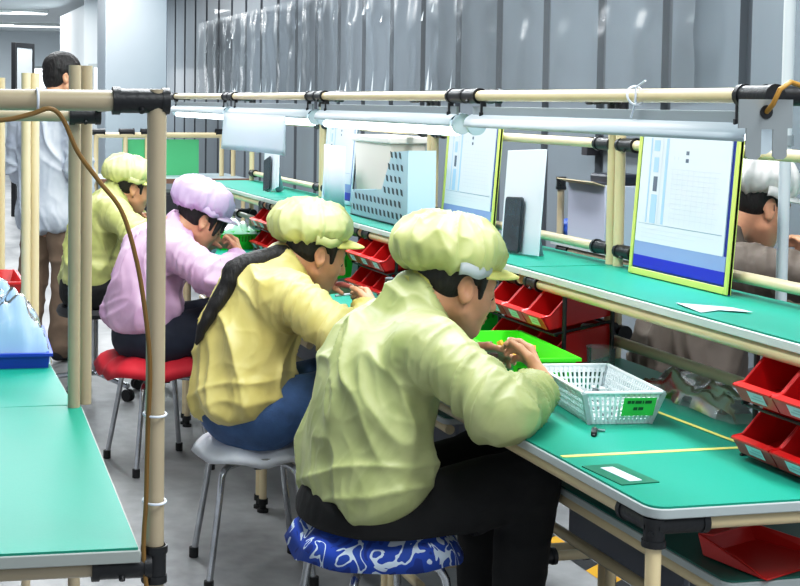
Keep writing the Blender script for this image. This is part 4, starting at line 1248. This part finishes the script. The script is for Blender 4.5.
    jk = np_obj('jacket', P, Q, jm, t)
    if 'braid' in J:      # the braid lies on the jacket: lift its path to the cloth
        br = []; Nj = normals(P, Q)
        for i, q in enumerate(J['braid']):
            q = np.array(q, float)
            dd = P-q; ok = np.argsort((dd[:, 1]**2+dd[:, 2]**2)+np.where(P[:, 0] > q[0]+.06, 9, 0))[:30]
            j = ok[np.argmin(P[ok, 0])]
            if i > 0: q = P[j]+Nj[j]*J.get('braid_r', .03)*.55*(1-.1*i)
            br.append(q)
        ribbon_hair(br, J.get('braid_r', .028), seed, t)
    # stand collar as a band of its own
    if collar:
        up = cd; a1 = nrm(np.cross(up, V(0, 1, 0))); a2 = np.cross(up, a1)
        mb = MB()
        def cf(u, v):
            a = 2*PI*u; rr = .063+.004*v+.003*math.sin(3*a+seed)
            return tuple(nb+up*(-.020+.042*v-.006*math.cos(a)*(1 if a1[0] > 0 else -1))+(a1*math.cos(a)*1.06+a2*math.sin(a))*rr)
        mb.grid(cf, 36, 4); obj('collar', mb, collar, jk, solid=.005, fixn=False, angle=180)
    # ---- trousers
    kR, aR, kL, aL = g('kR'), g('aR'), g('kL'), g('aL')
    allp = np.array([kR, aR, kL, aL, V(-.2, -.22, .4), V(.2, .22, .7)])
    F = Field(allp.min(0)-.12, allp.max(0)+.12, .0085)
    F.ell((-.015, 0, .535), (.155, .195, .125), None, .04)
    for s, k_, a_ in ((-1, kR, aR), (1, kL, aL)):
        F.cone((.02, s*.095, .525), k_, .098, .070, .05); F.cone(k_, k_+(a_-k_)*.45, .070, .060, .02); F.cone(k_+(a_-k_)*.45, a_, .061, .050, .02)
    F.plane(V(0, 0, J.get('seatz', .438)), V(0, 0, -1), .03) if False else None
    P, Q = F.mesh(2); N = normals(P, Q)
    w = P+.04*(np.stack([vnoise(P*9+seed), vnoise(P*9+seed+9), vnoise(P*9+seed+21)], 1)-.5)
    D = .008*(ridge(np.stack([w[:, 0]*9, w[:, 1]*7, w[:, 2]*13], 1)+seed)**2-.3)+.003*(ridge(w*26+seed)-.5)
    zc = np.minimum(0, P[:, 2]-.46)
    P = P+N*D[:, None]
    sit = (P[:, 0] < .20) & (P[:, 2] < J.get('seatz', .445))
    P[sit, 2] = J.get('seatz', .445)-(J.get('seatz', .445)-P[sit, 2])*.12
    np_obj('trousers', P, Q, trm, t)
    # ---- shoes
    for a_, fdir in ((aR, J.get('fR', V(1, -.05, -.1))), (aL, J.get('fL', V(1, .1, -.1)))):
        f = nrm(np.array(fdir, float)); lo = a_-.2; F = Field(a_-V(.16, .16, .16), a_+V(.24, .18, .12), .007)
        F.cone(a_-f*.05-V(0, 0, .045), a_+f*.06-V(0, 0, .05), .036, .040, .03); F.cone(a_+f*.06-V(0, 0, .052), a_+f*.14-V(0, 0, .060), .040, .030, .03)
        F.cone(a_-V(0, 0, .04), a_+V(0, 0, .02), .042, .040, .02)
        F.plane(a_-V(0, 0, .088), V(0, 0, -1), .008)
        P, Q = F.mesh(1); np_obj('shoe', P, Q, mat('shoe_%d' % shoes[0], shoes, .5), t)
    # ---- cap
    cc = hc+R@V(*J.get('capoff', (-.018, 0, .062))); cR = rot_to(J['cpitch'], hy, J.get('hroll', 0))
    P, Q = cap_mesh(cc, cR, J.get('capr', (.118, .112, .078)), seed*2.3, min(.006, h*1.3))
    cp = np_obj('cap', P, Q, capm, t)
    visor_obj(cc, cR, cp, vism, J.get('vf', .085), .082, J.get('vz', -.018), J.get('vl', .062), J.get('vd', .012))
    # gathered band strip over the ear
    for s in (-1, 1):
        def bf(u, v):
            a = s*(.75+1.0*u)
            return tuple(cc+cR@V((.094)*math.cos(a)*1.10, .108*math.sin(a), -.044+.028*v+.004*math.sin(u*9)))
        obj('band', MB().grid(bf, 14, 2), cuffm or capm, cp, solid=.003, fixn=False, angle=180)
    return t
# ------------------------------------------------------------------ the people
def pose(**k):
    d = dict(head=(.205, 0, 1.07), hpitch=.28, neck=(.110, 0, 1.030), sR=(.075, -.18, .945), sL=(.085, .18, .930),
             eR=(.175, -.365, .838), wR=(.325, -.215, .868), dR=(-.05, .62, .55), nR=(.95, -.15, .25), cR=(.9, .95, 1.0, 1.05),
             eL=(.215, .36, .866), wL=(.245, .075, .897), dL=(.72, -.62, .05), nL=(.25, .45, .9), cL=(.35, .45, .6, .7),
             kR=(.335, -.13, .625), aR=(.315, -.12, .275), kL=(.345, .14, .605), aL=(.34, .14, .275),
             trunk=[((-.012, 0, .62), (.145, .205, .15), .03), ((.0, 0, .76), (.128, .19, .15), .06), ((.022, 0, .875), (.115, .185, .13), .06)],
             hem=V(0, 0, .540), hemn=V(.55, 0, -1), cpitch=.14, capoff=(-.034, 0, .066), capr=(.120, .110, .077), vf=.104, vz=-.022, vl=.070, vd=.014, seatz=.495)
    d.update(k); return d
J1 = jacket_mat('jacket_pale_green', (188, 194, 140), (154, 163, 104))
J2 = jacket_mat('jacket_pale_yellow', (224, 209, 138), (202, 185, 106))
J3 = jacket_mat('jacket_pink', (226, 190, 218), (202, 158, 194))
J4 = jacket_mat('jacket_yellow_green', (204, 206, 138), (172, 177, 102))
C1 = jacket_mat('cap_pale_green', (204, 208, 144), (160, 168, 98)); C2 = jacket_mat('cap_pale_yellow', (212, 214, 154), (178, 183, 112))
C3 = jacket_mat('cap_lilac', (216, 190, 224), (186, 158, 200)); C5 = jacket_mat('cap_white', (236, 236, 232), (206, 206, 204))
VY = mat('visor_yellow', (232, 226, 140), .5); VP = mat('visor_pink', (228, 206, 230), .5)
COLLAR1 = mat('collar_yellow', (206, 202, 112), .6, bump=.4, bscale=40)
BLACKT = mat('black_trousers', (7, 8, 11), .85, vary=.25, vscale=12, bump=.2, bscale=40)
DENIM = mat('blue_denim', (58, 90, 136), .75, vary=.3, vscale=14, bump=.25, bscale=160)
NAVYT = mat('navy_trousers', (30, 36, 54), .8, vary=.25, vscale=12)
STRIP = mat('grey_strip', (190, 196, 200), .5)
worker('person', 'nearest worker, in a pale green jacket and puffy cap, seated on the blue cushion', (1.096, 3.10), J1, C1, BLACKT, VY,
       pose(seatz=.525, hem=V(0, 0, .55)), h=.004, seed=1, collar=COLLAR1, cuffm=STRIP)
worker('person', 'worker in a pale yellow jacket with a long dark braid down the back, wearing jeans', (1.098, 4.225), J2, C2, DENIM, VY,
       pose(head=(.20, 0, 1.022), hpitch=.34, neck=(.098, 0, .99), sR=(.06, -.18, .915), sL=(.07, .18, .905), hem=V(0, 0, .515), hemn=V(.30, 0, -1),
            eR=(.19, -.34, .80), wR=(.335, -.17, .862), dR=(.12, .8, .30), nR=(.8, -.2, .5),
            trunk=[((-.04, 0, .60), (.15, .205, .15), .03), ((-.025, 0, .74), (.135, .19, .15), .06), ((.01, 0, .86), (.118, .185, .13), .06)], seatz=.43,
            braid=[(.085, -.03, 1.02), (.02, -.055, .985), (-.055, -.065, .935), (-.118, -.065, .865), (-.160, -.06, .80), (-.195, -.055, .74)], braid_r=.029),
       h=.0045, seed=2)
worker('person', 'worker in a pale pink jacket and lilac cap, seated on the red cushion', (1.03, 5.61), J3, C3, NAVYT, VP,
       pose(head=(.20, 0, 1.005), hpitch=.58, neck=(.095, 0, .975), sR=(.055, -.18, .905), sL=(.065, .18, .895), hem=V(0, 0, .565), hemn=V(.15, 0, -1),
            eR=(.19, -.33, .80), wR=(.33, -.16, .862), cpitch=.38,
            trunk=[((-.045, 0, .63), (.145, .205, .14), .03), ((-.035, 0, .74), (.135, .19, .15), .06), ((.005, 0, .85), (.118, .185, .13), .06)], seatz=.448),
       hair='fringe', h=.006, seed=3)
worker('person', 'farthest seated worker, in a yellow-green jacket and cap, half hidden by the left posts', (.975, 7.0), J4, C2, BLACKT, VY,
       pose(head=(.20, 0, 1.05), hpitch=.25, hem=V(0, 0, .535), seatz=.462), h=.0065, seed=4)
worker('person', 'worker in a white cap, glimpsed between the nearest board and pale vertical pipe', (2.285, 3.70), mat('brown_jacket', (92, 82, 74), .7, vary=.15), C5, mat('grey_trousers', (78, 80, 88), .8, vary=.2), mat('visor_white', (232, 232, 228), .5),
       pose(head=(.215, 0, 1.20), hpitch=.3, cpitch=.2, sR=(.06, -.185, 1.03), sL=(.075, .185, 1.03), neck=(.105, 0, 1.13), eR=(.22, -.36, 1.02), eL=(.2, .36, 1.02), wR=(.30, -.18, 1.03), wL=(.29, .14, 1.03),
            trunk=[((-.012, 0, .62), (.145, .205, .15), .03), ((.0, 0, .76), (.128, .19, .15), .06), ((.022, 0, .90), (.115, .185, .13), .06)]),
       h=.0065, seed=5, group=None)
tag(dup(S1, (2.31, 3.70, 0), 'chrome stool of the worker in the white cap, hidden behind the nearest bench', 0))
# small things held in the hands
hp = MB().tube([(-.05, 0, 0), (.05, .01, .006)], .004, 8).box((.055, .011, .007), (.016, .010, .008))
tag(obj('held_part', hp, WHITE, loc=(1.405, 4.20, .885)), 'thin white part held in the hands of the worker with the long braid', 'part')
hp = MB().box((0, 0, 0), (.022, .014, .009)).tube([(0, 0, 0), (-.03, .006, .012)], .0025, 8)
tag(obj('held_part', hp, mat('held_dark', (88, 64, 54), .5), loc=(1.372, 3.045, .905)), 'tiny dark part held between the fingers of the nearest worker', 'part')

def standing_man(loc, rz):
    t = thing('person', 'standing person with short dark hair, pale grey coat and brown trousers, behind the posts', 'person', (*loc, 0), rz)
    hc = V(.06, -.06, 1.625); R = rot_to(.12, -.75); nb = V(-.005, -.02, 1.46)
    sR, eR, wR = V(-.01, -.195, 1.40), V(-.035, -.235, 1.11), V(.06, -.215, .865)
    sL, eL, wL = V(-.01, .195, 1.40), V(.0, .235, 1.11), V(.13, .17, .93)
    F = Field((-.24, -.36, .55), (.34, .36, 1.78), .006)
    F.cone((0, 0, .80), (0, 0, 1.3), .10, .11, .05); F.cone((0, 0, 1.3), nb, .10, .055, .05); F.cone(sR, sL, .05, .05, .03)
    for s_, e_, w_ in ((sR, eR, wR), (sL, eL, wL)):
        F.cone(s_, e_, .048, .038, .02); F.cone(e_, w_, .04, .028, .012)
    head_prims(F, hc, R, nb, .055)
    hand(F, wR, V(.18, .05, -1), V(-.1, -1, 0), +1, (.35, .4, .45, .5)); hand(F, wL, V(.5, -.2, -.8), V(.3, .9, .1), -1, (.4, .45, .5, .5))
    P, Q = F.mesh(1); X = (P-hc)@R; fc = X[Q].mean(1)
    lip = (fc[:, 0] > .078) & (np.abs(fc[:, 1]) < .020) & (fc[:, 2] > -.079) & (fc[:, 2] < -.057)
    np_obj('body', P, Q, [SKIN, LIPS], t, lip.astype(int))
    for s in (-1, 1):
        e = MB(); e.ball(hc+R@V(.0738, s*.031, -.004), .0125, 0, 12); e.ball(hc+R@V(.0845, s*.031, -.004), (.004, .0055, .0055), 1, 8, Matrix(R.tolist()))
        obj('eye', e, [EYEW, IRIS], t)
    F = Field(hc-.18, hc+.18, .0055)
    def W(x, y, z): return hc+R@V(x, y, z)
    F.ell(W(-.018, 0, .044), (.112, .090, .098), R, .02); F.ell(W(-.055, 0, -.02), (.062, .072, .07), R, .03)
    F.plane(W(.070, 0, .05), R@V(1, 0, -.45), .012); F.ell(W(.075, 0, -.04), (.095, .13, .08), R, .012, 's')
    for s in (-1, 1): F.ell(W(-.002, s*.088, -.014), (.024, .024, .038), R, .006, 's')
    P, Q = F.mesh(1); N = normals(P, Q); P = P+N*(.005*(ridge(((P-hc)@R)*V(40, 60, 40))-.5))[:, None]
    np_obj('hair', P, Q, HAIR, t)
    F = Field((-.30, -.38, .68), (.32, .38, 1.58), .009)
    F.ell((.0, 0, 1.28), (.125, .20, .20), None, .03); F.ell((.0, 0, 1.05), (.13, .185, .25), None, .06); F.ell((.0, 0, .84), (.155, .205, .22), None, .06)
    F.cone(sR*.92+sL*.08, sL*.92+sR*.08, .07, .07, .06)
    for s_, e_, w_ in ((sR, eR, wR), (sL, eL, wL)):
        fd = nrm(w_-e_); F.cone(s_, e_, .075, .066, .03); F.cone(e_, w_-fd*.02, .066, .055, .02)
    F.cone(nb-V(0, 0, .04), nb+V(.01, 0, .03), .085, .068, .03); F.plane(V(0, 0, .745), V(0, 0, -1), .02)
    P, Q = F.mesh(2); P = folds(P, Q, [(sR, eR, wR), (sL, eL, wL)], 21.3, 1.1)
    np_obj('coat', P, Q, jacket_mat('coat_pale_grey', (206, 212, 222), (176, 184, 198)), t)
    F = Field((-.24, -.30, .02), (.26, .30, .98), .010)
    F.ell((-.005, 0, .84), (.105, .14, .10), None, .03)
    F.cone((.0, -.085, .80), (.03, -.10, .48), .088, .082, .04); F.cone((.03, -.10, .48), (-.02, -.10, .09), .082, .070, .02)
    F.cone((.0, .085, .80), (-.01, .10, .48), .088, .082, .04); F.cone((-.01, .10, .48), (-.08, .10, .10), .082, .070, .02)
    P, Q = F.mesh(2); N = normals(P, Q)
    P = P+N*(.012*(ridge(np.stack([P[:, 0]*9, P[:, 1]*7, P[:, 2]*13], 1))**2-.3))[:, None]
    np_obj('trousers', P, Q, mat('brown_trousers', (134, 112, 94), .8, vary=.2, vscale=8), t)
    for a_ in (V(-.02, -.10, .09), V(-.08, .10, .09)):
        F = Field(a_-V(.14, .12, .12), a_+V(.24, .12, .1), .008)
        F.cone(a_-V(.04, 0, .045), a_+V(.08, 0, -.05), .036, .040, .03); F.cone(a_+V(.08, 0, -.052), a_+V(.15, 0, -.06), .040, .030, .03); F.cone(a_-V(0, 0, .04), a_+V(0, 0, .02), .042, .04, .02)
        F.plane(a_-V(0, 0, .088), V(0, 0, -1), .008)
        P, Q = F.mesh(1); np_obj('shoe', P, Q, mat('shoe_dark', (30, 30, 34), .5), t)
    return t
standing_man((.86, 8.0), D2R(48))

# ------------------------------------------------------------------ camera and light
cd = bpy.data.cameras.new('camera'); cam = bpy.data.objects.new('camera', cd); COL.objects.link(cam)
yaw, pit, rol = .214621, .053917, .008
w = Vector((math.sin(yaw)*math.cos(pit), math.cos(yaw)*math.cos(pit), -math.sin(pit)))
r0 = Vector((math.cos(yaw), -math.sin(yaw), 0)); u0 = r0.cross(w)
r = r0*math.cos(rol)+u0*math.sin(rol); u = u0*math.cos(rol)-r0*math.sin(rol)
cam.matrix_world = Matrix(((r.x, u.x, -w.x, 0), (r.y, u.y, -w.y, 0), (r.z, u.z, -w.z, 1.5), (0, 0, 0, 1)))
cd.sensor_width = 36; cd.lens = 63; cd.shift_x = .25; cd.shift_y = -.1475; cd.clip_start = .05; cd.clip_end = 100
bpy.context.scene.camera = cam

def area(name, loc, sx, sy, power, col=(.95, .98, 1), rot=(0, 0, 0)):
    l = bpy.data.lights.new(name, 'AREA'); l.shape = 'RECTANGLE'; l.size = sx; l.size_y = sy; l.energy = power; l.color = col
    o = bpy.data.objects.new(name, l); COL.objects.link(o); o.location = loc; o.rotation_euler = rot
    return o
for i, y in enumerate((.4, 3.2, 6.0, 9.0, 12.5, 17, 21, 26)):
    area('ceiling_panel_light', (.75, y, 2.86), .5, 1.6, 26 if i == 0 else (46 if y < 11 else 62))
    area('ceiling_panel_light', (2.0, y+.6, 2.86), .35, 1.6, 62 if y < 11 else 55)
wd = bpy.data.worlds.new('world'); bpy.context.scene.world = wd; wd.use_nodes = True
bg = wd.node_tree.nodes['Background']; bg.inputs['Color'].default_value = (.86, .93, 1, 1); bg.inputs['Strength'].default_value = .6
sc = bpy.context.scene
sc.view_settings.view_transform = 'Standard'; sc.view_settings.look = 'None'; sc.view_settings.exposure = 0.; sc.view_settings.gamma = 1.
vs = sc.view_settings; vs.use_curve_mapping = True
cv = vs.curve_mapping.curves[3]; cv.points.new(.22, .19); cv.points.new(.72, .755); vs.curve_mapping.update()
sc.cycles.use_denoising = True
sc.cycles.max_bounces = 8; sc.cycles.transparent_max_bounces = 16
